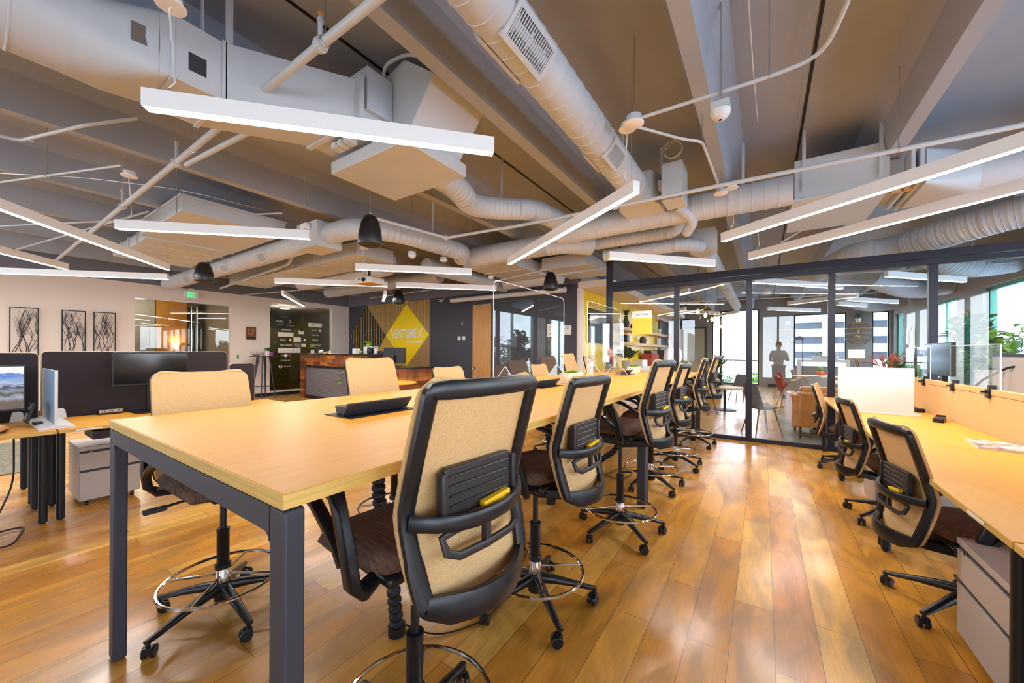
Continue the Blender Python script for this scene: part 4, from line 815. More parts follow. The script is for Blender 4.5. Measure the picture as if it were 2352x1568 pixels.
scr = [c for c in t.children if c.name.startswith('bezel')][0]
mp_ = bpy.data.materials.new('landscape_picture'); mp_.use_nodes = True; nt = mp_.node_tree; b_ = nt.nodes['Principled BSDF']
tcx = nt.nodes.new('ShaderNodeTexCoord'); sx_ = nt.nodes.new('ShaderNodeSeparateXYZ'); nz = nt.nodes.new('ShaderNodeTexNoise'); nz.inputs['Scale'].default_value = 9; nz.inputs['Detail'].default_value = 5
nt.links.new(tcx.outputs['Generated'], sx_.inputs[0]); nt.links.new(tcx.outputs['Generated'], nz.inputs[0])
ad = nt.nodes.new('ShaderNodeMath'); ad.operation = 'MULTIPLY_ADD'; ad.inputs[1].default_value = .28; nt.links.new(nz.outputs[0], ad.inputs[0]); nt.links.new(sx_.outputs['Z'], ad.inputs[2])
rp = nt.nodes.new('ShaderNodeValToRGB'); nt.links.new(ad.outputs[0], rp.inputs[0]); rp.color_ramp.elements[0].position = .15
for p_, c_ in ((.3, s(120, 104, 92)), (.42, s(176, 176, 196)), (.5, s(66, 84, 44)), (.58, s(150, 156, 180)), (.66, s(60, 60, 70)), (.72, s(190, 206, 236)), (.95, s(60, 120, 214))): e_ = rp.color_ramp.elements.new(p_); e_.color = (*c_, 1)
rp.color_ramp.elements[0].color = (*s(110, 96, 86), 1)
nt.links.new(rp.outputs[0], b_.inputs['Emission Color']); b_.inputs['Emission Strength'].default_value = .75; b_.inputs['Base Color'].default_value = (.01, .01, .01, 1); b_.inputs['Roughness'].default_value = .15
scr.children[0].data.materials[0] = mp_
t = thing('glass_board', 'small pale blue upright board in a white base on the left-hand desk', 'board', (-4.88, .47, .762))
MB().box(-.36, .34, -.006, .006, .02, .45).build('panel', mat('pale_blue_board', s(150, 184, 216), .25), t, bevel=.002); MB().box(.335, .345, -.008, .008, .015, .452).build('edge_channel', 'white', t, smooth=False)
MB().prism([(-.09, 0), (.1, 0), (.1, .01), (.012, .03), (-.012, .03), (-.09, .012)], 'x', -.36, .36).build('base_tray', 'white', t, bevel=.002)
t = thing('desk_phone', 'black tablet-style phone leaning on a stand against the pale blue board', 'phone', (-4.86, .37, .795), R(0))
MB().box(-.1, .1, -.012, .004, .0, .15, rot=(R(-14), 0, 0)).build('body', 'black', t, bevel=.004); MB().box(-.02, .08, .01, .06, -.02, .0).build('foot', 'black', t, bevel=.003)
MB().box(-.085, .085, -.0135, -.0125, .015, .135, rot=(R(-14), 0, 0), piv=(0, -.004, .075)).build('screen', 'monitor', t, smooth=False)
t = thing('power_strip', 'silver power strip clipped along the back of the left-hand desk', 'power strip', (-5.2, .87, .765))
MB().box(-.03, .03, -.08, .08, 0, .045).build('body', 'black', t, bevel=.004); f_ = MB().box(.0301, .032, -.078, .078, .015, .044).build('face', 'silver', t, smooth=False)
for k in (-.05, .0): MB().box(.0321, .0328, k - .008, k - .002, .022, .034).box(.0321, .0328, k + .006, k + .012, .022, .034).build('outlet', 'dark_in', t, smooth=False)
MB().box(.0321, .0328, .045, .062, .022, .026).box(.0321, .0328, .045, .062, .032, .036).build('usb_port', 'dark_in', t, smooth=False)
tag(MB().box(-5.23, -5.2, 1.0, 1.9, .763, .775).build('cable_trough', 'blackm', smooth=False), 'thin black cable trough along the back of the left-hand desk', 'cable trough')
def clip(y, lb): tag(MB().prism([(y - .04, .763), (y + .04, .763), (y + .03, .84), (y + .012, .85), (y - .025, .85)], 'x', -5.24, -5.19).build('screen_bracket', 'white', bevel=.006), lb, 'bracket', 'white screen brackets')
clip(.33, 'white desk-screen bracket beside the hand and mouse'); clip(.56, 'white desk-screen bracket just right of the pale blue board')
t = tag(MB().box(-4.449, -4.447, .56, .70, .742, .756).build('desk_label', 'paper', smooth=False), 'white label strip on the front edge of the left-hand desk', 'label')
t = thing('computer_mouse', 'black computer mouse under the hand at the left edge', 'mouse', (-4.66, .20, .762), R(80))
MB().sph((0, 0, .008), .03, (1.6, 1, .8), 16).build('body', 'black', t)
# cables on the floor
tag(MB().tube(smooth_path([(-5.0, .3, .72), (-4.98, .3, .3), (-4.9, .2, .02), (-4.5, .0, .012), (-4.3, .25, .012), (-4.75, .35, .014), (-4.6, -.3, .012)], .12), .006, 8).build('cable', 'black'), 'black cables looping on the floor under the left-hand desk', 'cable')
t = thing('power_adapter', 'black power adapter brick on the floor at the left edge', 'power adapter', (-4.55, .02, 0)); MB().box(-.12, .12, -.05, .05, 0, .055).build('body', 'black', t, bevel=.012); MB().tube([(.1, 0, .03), (.2, .03, .02), (.3, -.1, .008), (.5, -.3, .006)], .004, 6).build('cord', 'cord', t)
tag(MB().tube(smooth_path([(-5.15, .72, .73), (-5.1, .74, .62), (-5.12, .8, .6), (-5.1, .86, .73)], .04), .005, 8).build('cable', 'black'), 'black cable hanging in a loop under the left-hand desk', 'cable')
tag(MB().box(-9.2, -6.9, -1.2, .75, .001, .012).build('rug', 'rug', smooth=False), 'grey patterned rug under the far left desks', 'rug')
t = thing('under_desk_shelf', 'grey metal shelf box hanging under the left-hand desk', 'shelf', (-5.0, 1.0, .6)); MB().box(-.15, .2, -.3, .3, .0, .07).build('body', 'leg', t, bevel=.003); MB().box(-.15, -.12, -.3, .3, .07, .135).build('bracket', 'leg', t)
# corrugated cable wraps under the standing table
def snake(path, label):
    t = thing('cable_wrap', label, 'cable management')
    pts = smooth_path(path, .25, 8); fine = [pts[0]]
    for a, b in zip(pts, pts[1:]):
        k = max(1, int((b - a).length / .012))
        for q in range(1, k + 1): fine.append(a.lerp(b, q / k))
    MB().tube(fine, [.034 if i % 3 else .026 for i in range(len(fine))], 14).build('wrap', 'blackm', t, ang=20)
    e = fine[-1]; MB().cyl((e.x, e.y, 0), (e.x, e.y, .045), .042, 20).build('floor_collar', 'black', t)
snake([(-1.6, 1.2, .9), (-1.6, 1.2, .6), (-1.52, 1.22, .3), (-1.48, 1.22, .04)], 'black ribbed cable wrap dropping to the floor behind the nearest chair')
snake([(-1.62, 3.0, .9), (-1.6, 3.02, .5), (-1.6, 3.05, .04)], 'black ribbed cable wrap behind the second chair arm')
snake([(-1.6, 4.35, .9), (-1.45, 4.3, .55), (-1.35, 4.25, .3), (-1.6, 4.15, .1), (-1.6, 4.12, .04)], 'black ribbed cable wrap bending under the table by the middle leg')
tag(MB().tube(smooth_path([(-1.5, 1.25, .03), (-1.3, 1.3, .006), (-1.15, 1.55, .006), (-1.25, 1.9, .006), (-1.4, 2.4, .006)], .15), .004, 8).build('cable', 'black'), 'thin black cable curving on the floor behind the nearest chair', 'cable')
tag(MB().tube(smooth_path([(-1.55, 4.1, .02), (-1.3, 4.0, .006), (-1.2, 4.3, .006), (-1.4, 4.5, .006), (-1.5, 4.0, .006)], .12), .004, 8).build('cable', 'black'), 'black cable coiled on the floor near the middle table leg', 'cable')
# ------------------------------------------------------------------ left wall: branch art, exit sign, plaque, switches
def branch_art(y, w, label, seed):
    t = thing('branch_wall_art', label, 'wall art', (-12.55, y, 1.2), 0, 'framed metal branch panels'); q = random.Random(seed); H_ = 1.03
    f = MB()
    for a, b in (((0, 0, 0), (0, w, 0)), ((0, 0, H_), (0, w, H_)), ((0, 0, 0), (0, 0, H_)), ((0, w, 0), (0, w, H_))): f.box(-.012, .012, min(a[1], b[1]) - .008, max(a[1], b[1]) + .008, min(a[2], b[2]) - .008, max(a[2], b[2]) + .008)
    f.build('frame', 'blackm', t, smooth=False)
    br = MB()
    for k in range(8):
        x0 = w * (.12 + .76 * (k + q.uniform(-.3, .3)) / 7); pts = []; ph = q.uniform(0, 6.28); am = q.uniform(.02, .05); tilt = q.uniform(-.12, .12)
        n_ = 22; zb = 0 if k % 2 == 0 else q.uniform(0, .25)
        for i in range(n_):
            u = i / (n_ - 1); z = zb + (H_ - .05 - zb) * u * q.uniform(.985, 1.0); pts.append(Vector((q.uniform(-.004, .004), min(w, max(0, x0 + am * math.sin(ph + u * 7) + tilt * u + q.uniform(-.006, .006))), z)))
        br.tube(pts, [.0058 * (1 - .6 * i / n_) for i in range(n_)], 6)
        for m_ in range(6):
            a = pts[q.randrange(7, n_ - 3)]; e = q.choice((-1, 1)) * q.uniform(.25, .7); tw = []
            for i in range(6):
                y_ = a.y + e * .03 * i + .006 * math.sin(i * 2.0); z_ = a.z + .045 * i
                if z_ > H_ or not 0 <= y_ <= w: break
                tw.append(Vector((a.x, y_, z_)))
            if len(tw) > 2: br.tube(tw, [.0032 * (1 - .12 * i) for i in range(len(tw))], 5)
    br.build('branches', 'blackm', t)
    for z in (.02, H_ - .02): MB().cyl((-.04, w / 2, z), (0, w / 2, z), .004, 6).build('standoff', 'blackm', t)
branch_art(.70, .355, 'black framed metal branch panel, leftmost on the white wall', 5)
branch_art(1.376, .332, 'black framed metal branch panel, middle of the three on the white wall', 9)
branch_art(1.839, .336, 'black framed metal branch panel, rightmost of the three, nearest the glass entrance', 12)
t = thing('exit_sign', 'white exit sign with green EXIT letters on a short drop mount', 'exit sign', (-12.42, 3.53, 2.70))
MB().box(-.03, .03, -.145, .145, 0, .235).build('housing', 'white', t, bevel=.006); text('letters', 'EXIT', .17, 'exitg', (.031, 0, .12), (R(90), 0, R(90)), t, .001, sx=.48, bold=.003, space=1.08); MB().box(-.03, .03, -.05, .05, .235, .29).build('mount', 'white', t); MB().box(-.16, -.03, -.04, .04, .05, .18).build('wall_bracket', 'white', t)
t = thing('wall_plaque', 'small dark wooden plaque on the white wall right of the entrance', 'plaque', (-12.585, 4.98, 1.895))
MB().box(0, .02, -.13, .13, -.19, .19).build('board', mat('stained_plaque_wood', s(110, 54, 22), .5, noise=((3, 3, 20), .2, 3)), t, bevel=.003)
MB().box(.0201, .022, -.115, .115, -.17, -.1).build('lower_plate', 'black', t, smooth=False); MB().tube([(.023, -.08, .13), (.023, -.08, .02)], .006, 6).tube([(.023, -.02, .12), (.023, .03, .03), (.023, .03, .13)], .006, 6).tube([(.023, .07, .12), (.023, .07, .04)], .005, 6).box(.0201, .0215, -.07, .07, -.02, -.01).prism([(-.03, -.04), (.03, -.04), (0, -.07)], 'x', .0201, .022).build('lettering', 'gold', t)
tag(MB().box(-12.599, -12.59, 4.63, 4.68, 1.15, 1.26).build('wall_switch', 'grn_frame', bevel=.002), 'small green wall plate beside the entrance glass', 'wall plate')
tag(MB().box(-12.599, -12.592, 4.74, 4.80, 1.15, 1.26).build('wall_switch', 'white', bevel=.002), 'small white wall switch above the bar table', 'switch')
# glass entrance
t = thing('glass_entrance', 'frameless glass entrance doors left of the plaque, orange wall glowing behind', 'glass door', (-12.66, 0, 0))
for a, b in ((2.52, 2.78), (2.785, 3.66), (3.665, 4.46)): MB().box(-.006, .006, a, b, .02, 2.64).build('glass_pane', 'clearglass', t, smooth=False)
for y in (3.60, 3.72): MB().cyl((.04, y, .9), (.04, y, 2.55), .014, 12).cyl((0, y, 1.1), (.04, y, 1.1), .01, 8).cyl((0, y, 2.3), (.04, y, 2.3), .01, 8).build('pull_handle', 'chrome', t)
MB().box(-.02, .02, 2.52, 4.46, 2.64, 2.66).box(-.02, .02, 2.52, 4.46, 0, .02).build('rail', 'steel', t, smooth=False)
t = thing('wall_sconce', 'glowing amber tapered wall lamp behind the glass entrance', 'sconce', (-14.99, 3.88, 1.52))
MB().lathe([(.045, -.1), (.06, -.02), (.085, .1), (.092, .12), (.085, .12), (.04, -.09)], (.07, 0, 0), 20).build('shade', 'amber', t); MB().box(0, .04, -.02, .02, -.06, .02).build('bracket', 'chrome', t)
ld = bpy.data.lights.new('lamp', 'POINT'); ld.energy = 5; ld.color = (1, .66, .2); ld.shadow_soft_size = .05; lo = bpy.data.objects.new('lamp', ld); COL.objects.link(lo); lo.parent = t; lo.location = (.09, 0, .17)
t = thing('ceiling_lamp', 'round glowing ceiling lamp behind the entrance glass', 'ceiling lamp', (-14.2, 2.85, 2.86)); MB().lathe([(0, -.09), (.2, -.07), (.27, -.02), (.27, .03), (0, .04)]).build('shade', mat('warm_dome', (1, .85, .6), .5, emit=2.5, ecol=(1, .86, .6)), t)
ld = bpy.data.lights.new('lamp', 'POINT'); ld.energy = 30; ld.color = (1, .85, .65); ld.shadow_soft_size = .2; lo = bpy.data.objects.new('lamp', ld); COL.objects.link(lo); lo.parent = t; lo.location = (0, 0, -.25)
# glass wall with logos
t = thing('logo_glass', 'dark glass panel with mirrored white sponsor logos behind the counter', 'glass panel', (-12.655, 0, 0))
for a, b in ((5.51, 6.455), (6.46, 7.48)): MB().box(-.006, .006, a, b, .15, 2.85).build('glass_pane', 'darkglass', t, smooth=False)
X_ = .0085
def lg(body, y, z, sz, sx=1, m='mwhite'):   # mirrored: written for readers on the other side
    o = text('lettering', body, sz, m, (X_, y, z), (R(90), 0, R(90)), t, .0005, sx=-sx); return o
def pl(y0, y1, z0, z1, m='mwhite'): MB().box(.007, .0082, y0, y1, z0, z1).build('logo_plate', m, t, smooth=False)
lg('CRPC', 5.79, 2.305, .09, 1.1); lg('colorado retail', 5.79, 2.22, .028, 1.1); lg('partners', 5.79, 2.19, .028, 1.1)
MB().ring((X_, 6.115, 2.325), .035, .006, 28, 6, 'x').build('logo_ring', 'mwhite', t); lg('insightsoftware', 6.14, 2.185, .03, 1.2)
lg('soona', 6.0, 2.065, .1, 1.1); pl(5.75, 6.22, 1.835, 1.97); lg('voco', 5.9, 1.73, .075, 1.1); MB().cyl((.007, 6.12, 1.73), (X_, 6.12, 1.73), .035, 20).build('logo_dot', 'mwhite', t)
pl(6.225, 6.455, 1.675, 1.825); lg('think-cell', 6.0, 1.565, .1, .95); lg('FETCH\nLIGHT', 6.34, 1.565, .06, 1.1); pl(5.752, 6.215, 1.32, 1.475); pl(6.222, 6.45, 1.32, 1.475, 'paper'); pl(6.47, 6.62, 1.52, 1.62)
lg('GLO   BOX', 5.985, 1.235, .07, .85); MB().cyl((.007, 5.985, 1.235), (X_, 5.985, 1.235), .05, 24).build('logo_dot', 'mwhite', t); lg('EXCELERATE', 5.975, 1.075, .055, .9)
MB().ring((X_, 5.83, .89), .045, .011, 6, 6, 'x').build('logo_ring', 'mwhite', t); lg('Cornerstone', 6.03, .895, .05, .95)
pl(6.7, 7.16, 2.19, 2.33); lg('SEP', 6.88, 2.262, .08, 1.1, 'leg'); MB().prism([(6.385, 1.935), (6.54, 1.935), (6.54, 2.05), (6.47, 2.01), (6.385, 2.07)], 'x', .007, .0082).build('logo_plate', 'mwhite', t)
lg('rainmaker', 6.9, 2.09, .05, 1); MB().cyl((.007, 7.1, 2.08), (X_, 7.1, 2.08), .04, 20).build('logo_dot', 'mwhite', t); lg('gps insight', 6.93, 1.92, .05, 1); lg('eggfields', 6.93, 1.755, .065, 1); MB().cyl((.007, 6.58, 1.75), (X_, 6.58, 1.75), .035, 12).build('logo_dot', 'mwhite', t)
lg('NUTANIX', 6.94, 1.585, .08, 1.05)
o_ = MB().ring((0, 0, 0), .09, .006, 32, 6, 'x').build('logo_ring', 'mwhite', t); o_.location = (X_, 7.05, 1.40); o_.scale = (1, 1, .42)
ld = bpy.data.lights.new('lamp', 'POINT'); ld.energy = 40; ld.color = (1, .95, .85); ld.shadow_soft_size = .2  # added light source and shade, only to brighten the room behind the logo glass
t = thing('ceiling_lamp', 'added white ceiling lamp that brightens the room behind the logo glass', 'ceiling lamp', (-13.6, 6.4, 2.86)); MB().lathe([(0, -.05), (.15, -.04), (.18, .0), (.18, .04), (0, .04)]).build('shade', 'lampshade', t); lo = bpy.data.objects.new('lamp', ld); COL.objects.link(lo); lo.parent = t; lo.location = (0, 0, -.2)
t = thing('doorway_panel', 'olive doorway seen dimly through the logo glass', 'door', (-14.6, 6.9, 0)); MB().box(-.05, 0, -.55, .55, 0, 2.2).build('door_leaf', mat('olive_door', s(92, 84, 30), .6), t); MB().box(-.06, .02, -.6, -.55, 0, 2.25).box(-.06, .02, .55, .6, 0, 2.25).box(-.06, .02, -.55, .55, 2.2, 2.25).build('door_frame', 'leg', t)
# ------------------------------------------------------------------ mural
t = thing('wall_mural', 'painted yellow and gold geometric mural with white lettering on the dark wall', 'mural', (0, 8.149, 0))
def mp(pts, m, d, nm='painted_shape'): MB().prism(pts, 'y', -d, -d + .0009).build(nm, m, t, smooth=False)
mp([(-11.552, 2.98), (-8.45, 2.98), (-8.45, .12), (-12.0, .12), (-10.507, 1.914)], 'brown', .001, 'brown_field')
mp([(-10.52, 1.91), (-9.47, .90), (-9.47, .12), (-11.9, .12)], 'gold', .002, 'gold_triangle')
mp([(-9.47, .9), (-8.9, .12), (-9.46, .12)], 'mdark', .003, 'dark_triangle')
mp([(-12.525, 1.915), (-11.552, 2.975), (-10.536, 1.914), (-11.552, .75)], 'mdark', .003, 'dark_diamond')
mp([(-9.499, 2.896), (-8.467, 1.906), (-9.471, .918), (-10.507, 1.914)], 'myellow', .005, 'yellow_diamond')
mp([(-9.56, 2.98), (-9.42, 2.98), (-9.495, 2.91)], 'myellow', .005, 'yellow_tip')
st = MB()
def ste(x):
    if x < -11.552: k = (x + 12.525) / .973; return 1.915 + k * .99, 1.915 - k * 1.1
    if x < -10.52: return 2.98, 1.914 - (-10.536 - x) * 1.14 if x < -10.6 else 1.95
    if x < -9.5: return 2.98, 1.914 + (x + 10.507) * .975
    return 2.98, 2.896 - (x + 9.499) * .96
for k in range(28):
    x = -12.44 + k * .1455
    if -9.62 < x < -9.36: continue
    a, b = ste(x); b = max(b, .13)
    if a - b > .05: st.box(x - .014, x + .014, -.0052, -.0043, b, a)
st.build('yellow_stripes', 'mline', t, smooth=False)
dt = MB()
for k in range(60):
    x, z = rnd.uniform(-12.2, -8.6), rnd.uniform(.9, 3.0); dt.cyl((x, -.007, z), (x, -.0055, z), .009, 6)
tag(dt.build('dots', 'mwhite', t), None, None, None, 'stuff')
text('lettering', 'VENTURE X', .40, 'mwhite', (-9.49, -.007, 1.945), (R(90), 0, 0), t, .001, sx=.70, bold=.012); text('lettering', '- denver south', .155, 'mwhite', (-9.22, -.007, 1.70), (R(90), 0, 0), t, .001, sx=.92, bold=.003)
# oak door, switches, prints on the dark wall
t = thing('door_1', None, None); del_cat(t); t['kind'] = 'structure'; t.location = (-6.45, 8.16, 0)
MB().box(-.325, .325, 0, .04, .01, 2.68).build('door_leaf', 'oakdoor', t, smooth=False); MB().cyl((-.26, -.06, .93), (-.26, 0, .93), .012, 10).lathe([(0, 0), (.012, 0)], (0, 0, 0), 4).sph((-.26, -.07, .93), .028).cyl((-.26, -.006, .93), (-.26, 0, .93), .035, 16).build('door_handle', 'chrome', t)
for x, z, w_, lb in ((-7.25, 1.77, .1, 'left one of the two white switch plates on the dark wall'), (-7.08, 1.77, .1, 'right one of the two white switch plates, nearer the oak door')): tag(MB().box(x - .06, x + .05, 8.138, 8.149, z - .05, z + .05).build('switch_plate', 'white', bevel=.002), lb, 'switch')
tag(MB().box(-7.16, -7.13, 8.138, 8.149, 2.13, 2.22).build('thermostat', 'white', bevel=.002), 'thin white sensor above the switch plates on the dark wall', 'sensor')
def print_(x0, x1, z0, z1, lb):
    t = thing('botanical_print', lb, 'picture', ((x0 + x1) / 2, 8.14, (z0 + z1) / 2)); MB().box((x0 - x1) / 2, (x1 - x0) / 2, -.006, .008, (z0 - z1) / 2, (z1 - z0) / 2).build('sheet', 'paper', t, smooth=False)
    q = random.Random(int(x0 * 10)); br = MB()
    for k in range(14): a = Vector((q.uniform(-.05, .05), -.0075, q.uniform(-.1, .1))); br.tube([a, a + Vector((q.uniform(-.04, .04), 0, q.uniform(-.04, .04)))], [.007, .002], 5)
    br.build('ink_drawing', 'black', t)
print_(-4.404, -4.18, 1.76, 2.07, 'small upright botanical print on the dark column, left one'); print_(-3.95, -3.76, 1.80, 2.02, 'small botanical print on the dark column, right one')
# ------------------------------------------------------------------ reception counter
t = thing('reception_counter', 'reception counter clad in mixed dark wood blocks with a perforated metal front', 'counter', (-11.6, 5.9, 0), R(-4))
MB().box(0, .32, 0, .7, 0, 1.28).box(.32, 3.6, 0, .06, .97, 1.28).box(3.25, 3.6, 0, .7, 0, .97).box(.32, 3.25, .1, .7, 0.02, 1.28).build('wood_cladding', 'walnut', t, smooth=False)
MB().box(.33, 3.24, .03, .06, .1, .90).build('perforated_panel', 'perf', t, smooth=False); MB().box(.32, 3.25, .02, .065, .9, .97).box(.32, 3.25, .02, .065, .0, .1).box(.32, .335, .02, .065, .1, .9).build('panel_frame', 'blackm', t, smooth=False)
MB().box(-.02, 3.66, -.02, .74, 1.28, 1.31).build('countertop', 'black', t, bevel=.003)
t = thing('reception_desk', 'lower reception desk with wood-block side right of the counter', 'desk', (-7.9, 5.5, 0))
MB().box(.1, 1.5, 0, .8, 0, 1.0).build('wood_cladding', 'walnut', t, smooth=False); MB().box(.06, 1.54, -.02, .84, 1.0, 1.03).build('countertop', 'black', t, bevel=.003)
monitor('black monitor back on the lower reception desk', (-7.15, 5.8, 1.03), R(100), .62, .36, .26)
def on_counter(name, lb, cat, x, y, fn, z=1.31):
    t = thing(name, lb, cat, (x, y, z)); fn(t); return t
def leafy(parent, n, r, zc, L_, W_, m, q, up=.4, nm='leaves'):
    b = MB()
    for k in range(n):
        a = q.uniform(0, 6.283); e = q.uniform(-.2, 1); d = Vector((math.cos(a), math.sin(a), e * 1.2 + up)); p = Vector((math.cos(a), math.sin(a), 0)) * r * q.uniform(.1, 1) + Vector((0, 0, zc + q.uniform(-.3, .6) * r))
        b.leaf(p, d, L_ * q.uniform(.7, 1.2), W_ * q.uniform(.8, 1.2), q.uniform(.1, .6))
    return b.build(nm, m, parent)
def f_(t):
    MB().lathe([(0, 0), (.06, 0), (.075, .13), (.07, .13), (.055, .01)]).build('pot', 'black', t); leafy(t, 60, .06, .16, .09, .03, 'leaf2', rnd)
on_counter('potted_plant', 'small bushy plant in a dark pot at the left end of the counter', 'plant', -11.3, 6.1, f_)
def f_(t):
    MB().box(-.2, .2, -.04, .04, 0, .012).build('base', 'wood', t)
    for k, c in enumerate('J06U'): MB().box(-.17 + k * .09, -.1 + k * .09, -.03, .03, .013, .11).build('block', 'black' if k in (0, 3) else 'white', t, bevel=.003)
    text('numerals', '06', .09, 'black', (-.01, -.0315, .062), (R(90), 0, 0), t, .0005)
on_counter('date_blocks', 'white and navy date blocks standing on the counter', 'calendar', -11.05, 6.0, f_)
on_counter('figurine', 'white lumpy figurine on the counter beside the date blocks', 'figurine', -10.72, 6.05, lambda t: MB().sph((0, 0, .05), .05, (1.6, 1, 1)).sph((.07, 0, .08), .035).sph((-.08, 0, .04), .035).build('body', 'white', t))
on_counter('card_box', 'small light wooden box and card on the counter', 'box', -10.35, 6.0, lambda t: (MB().box(-.12, .12, -.05, .05, 0, .05, rot=(0, R(-8), 0)).build('box_body', 'wood', t), MB().cyl((.16, 0, .005), (.16, 0, .09), .025, 14, .012).build('cone', 'white', t)))
on_counter('leaflets', 'flat white leaflets on the counter top', 'leaflet', -9.9, 6.05, lambda t: MB().box(-.25, .25, -.1, .1, 0, .008).build('stack', 'paper', t))
on_counter('box', 'small white box with a grey top behind the leftmost counter items', 'box', -9.02, 6.05, lambda t: MB().box(-.07, .07, -.07, .07, 0, .14).build('body', 'white', t, bevel=.003))
def f_(t):
    MB().box(-.28, .28, -.03, .03, 0, .2).build('body', 'white', t, bevel=.003)
on_counter('tissue_box', 'wide white box on the counter in front of the striped mural', 'box', -8.75, 6.3, f_)
def f_(t):
    MB().lathe([(0, 0), (.07, 0), (.085, .05), (.075, .15), (.05, .17), (.045, .17), (.04, .02)]).build('vase', 'black', t); leafy(t, 14, .12, .19, .17, .1, 'leaf2', rnd, .1)
    b = MB()
    for a in (0, 2, 4): b.tube([(0, 0, .1), (.1 * math.cos(a), .1 * math.sin(a), .2), (.2 * math.cos(a), .2 * math.sin(a), .16)], .004, 6)
    b.build('stems', 'leaf', t)
on_counter('potted_plant', 'yellow-green trailing plant in a shiny black vase on the counter', 'plant', -8.35, 6.0, f_)
on_counter('apple', 'green apple on the counter beside the trailing plant', 'fruit', -8.72, 5.98, lambda t: MB().sph((0, 0, .045), .045).build('body', 'leaf2', t))
on_counter('card_holder', 'small dark card holder at the right end of the counter', 'holder', -8.12, 6.15, lambda t: MB().box(-.12, .1, -.02, .02, 0, .08).build('body', 'leg', t, bevel=.003))
t = thing('trailing_vine', 'green vine hanging over the perforated counter front', 'plant', (-9.1, 5.68, .62)); b = MB(); q_ = random.Random(4)
for k in range(16): b.leaf((q_.uniform(-.16, .12), -.02, q_.uniform(-.1, .28)), (q_.uniform(-1, 1), -.5, q_.uniform(-.8, .6)), .08, .06, .3)
b.build('leaves', 'leaf', t); MB().tube([(-.1, 0, .69), (-.08, -.01, .3), (.0, -.01, .1), (.08, -.01, -.02)], .004, 6).build('stem', 'leaf3', t)
t = thing('bar_table', 'tall dark metal bistro table with tapered legs beside the logo glass', 'table', (-12.1, 5.12, 0))
MB().cyl((0, 0, 1.21), (0, 0, 1.235), .34, 40).build('tabletop', 'leg', t, bevel=.004)
for k in range(4): a = R(45 + 90 * k + 12); MB().sweep([(.14 * math.cos(a), .14 * math.sin(a), 1.21), (.3 * math.cos(a), .3 * math.sin(a), .0)], [.09, .03], [.03, .02], (0, .3, 1)).build('leg', 'leg', t)
MB().ring((0, 0, .35), .235, .008, 4, 6).build('brace', 'leg', t)
def on_bar(n_, lb, cat, dx, dy, fn): t = thing(n_, lb, cat, (-12.1 + dx, 5.12 + dy, 1.235)); fn(t)
on_bar('candy_bowl', 'clear glass bowl of pink candies on the bistro table', 'bowl', -.0, -.2, lambda t: (MB().lathe([(.05, 0), (.12, .04), (.14, .11), (.135, .11), (.115, .045), (.045, .008)]).build('bowl', 'acrylic', t), MB().sph((0, 0, .03), .09, (1, 1, .4)).build('candies', 'pink', t)))
on_bar('potted_plant', 'leafy green plant on the bistro table', 'plant', .0, .12, lambda t: (MB().lathe([(0, 0), (.05, 0), (.065, .1), (.06, .1), (.045, .01)]).build('pot', 'pot', t), leafy(t, 70, .08, .15, .09, .045, 'leaf', rnd)))
on_bar('jar', 'amber glass jar on the bistro table beside the candy bowl', 'jar', .1, -.06, lambda t: MB().lathe([(0, 0), (.035, 0), (.035, .08), (.02, .1), (0, .1)]).build('body', 'smoke', t))
on_bar('pump_bottle', 'white pump bottle on the bistro table', 'bottle', .18, .0, lambda t: (MB().lathe([(0, 0), (.025, 0), (.025, .1), (.01, .12), (.01, .15), (0, .15)]).build('body', 'white', t), MB().box(-.03, .01, -.006, .006, .15, .16).build('pump', 'white', t)))
on_bar('tub', 'purple tub on the bistro table, right of the pump bottle', 'tub', .12, .16, lambda t: MB().cyl((0, 0, 0), (0, 0, .12), .04, 18).build('body', 'purple', t))
t = thing('cafe_table', 'round oak cafe table between the counter and the standing table', 'table', (-6.35, 5.0, 0))
MB().cyl((0, 0, .725), (0, 0, .75), .55, 48).build('tabletop', 'tabletop', t, bevel=.003); MB().cyl((0, 0, .02), (0, 0, .725), .035).build('column', 'blackm', t); MB().lathe([(0, 0), (.28, 0), (.27, .015), (.05, .03), (0, .03)]).build('base', 'blackm', t)
tag(MB().box(-6.66, -6.6, 5.28, 5.34, .751, .92).build('tissue_box', 'white', bevel=.003), 'small white upright box on the round cafe table', 'box'); 
def shell_chair(lb, x, y, rz, m, h=.82, g=None):
    t = thing('shell_chair', lb, 'chair', (x, y, 0), rz, g)
    def f(a, b):
        u = a * 2 - 1; v = b
        if v < .5: k = v / .5; return Vector((u * .23, .22 - .42 * k, .46 - .03 * math.sin(k * math.pi) + .05 * u * u))
        k = (v - .5) / .5; return Vector((u * (.24 - .05 * k), -.2 - .09 * k + .09 * u * u, .46 + (h - .46) * k + .05 * (1 - k) * u * u))
    MB().grid(f, 12, 18, .02).build('seat_shell', m, t, ang=70)
    for sx in (-1, 1):
        for sy in (-1, 1): MB().tube([(sx * .13, sy * .12, .45), (sx * .22, sy * .22, 0)], [.014, .009], 8).build('leg', 'walleg', t)
    return t
shell_chair('red shell chair half hidden under the round cafe table', -6.0, 4.45, R(15), 'redfab')
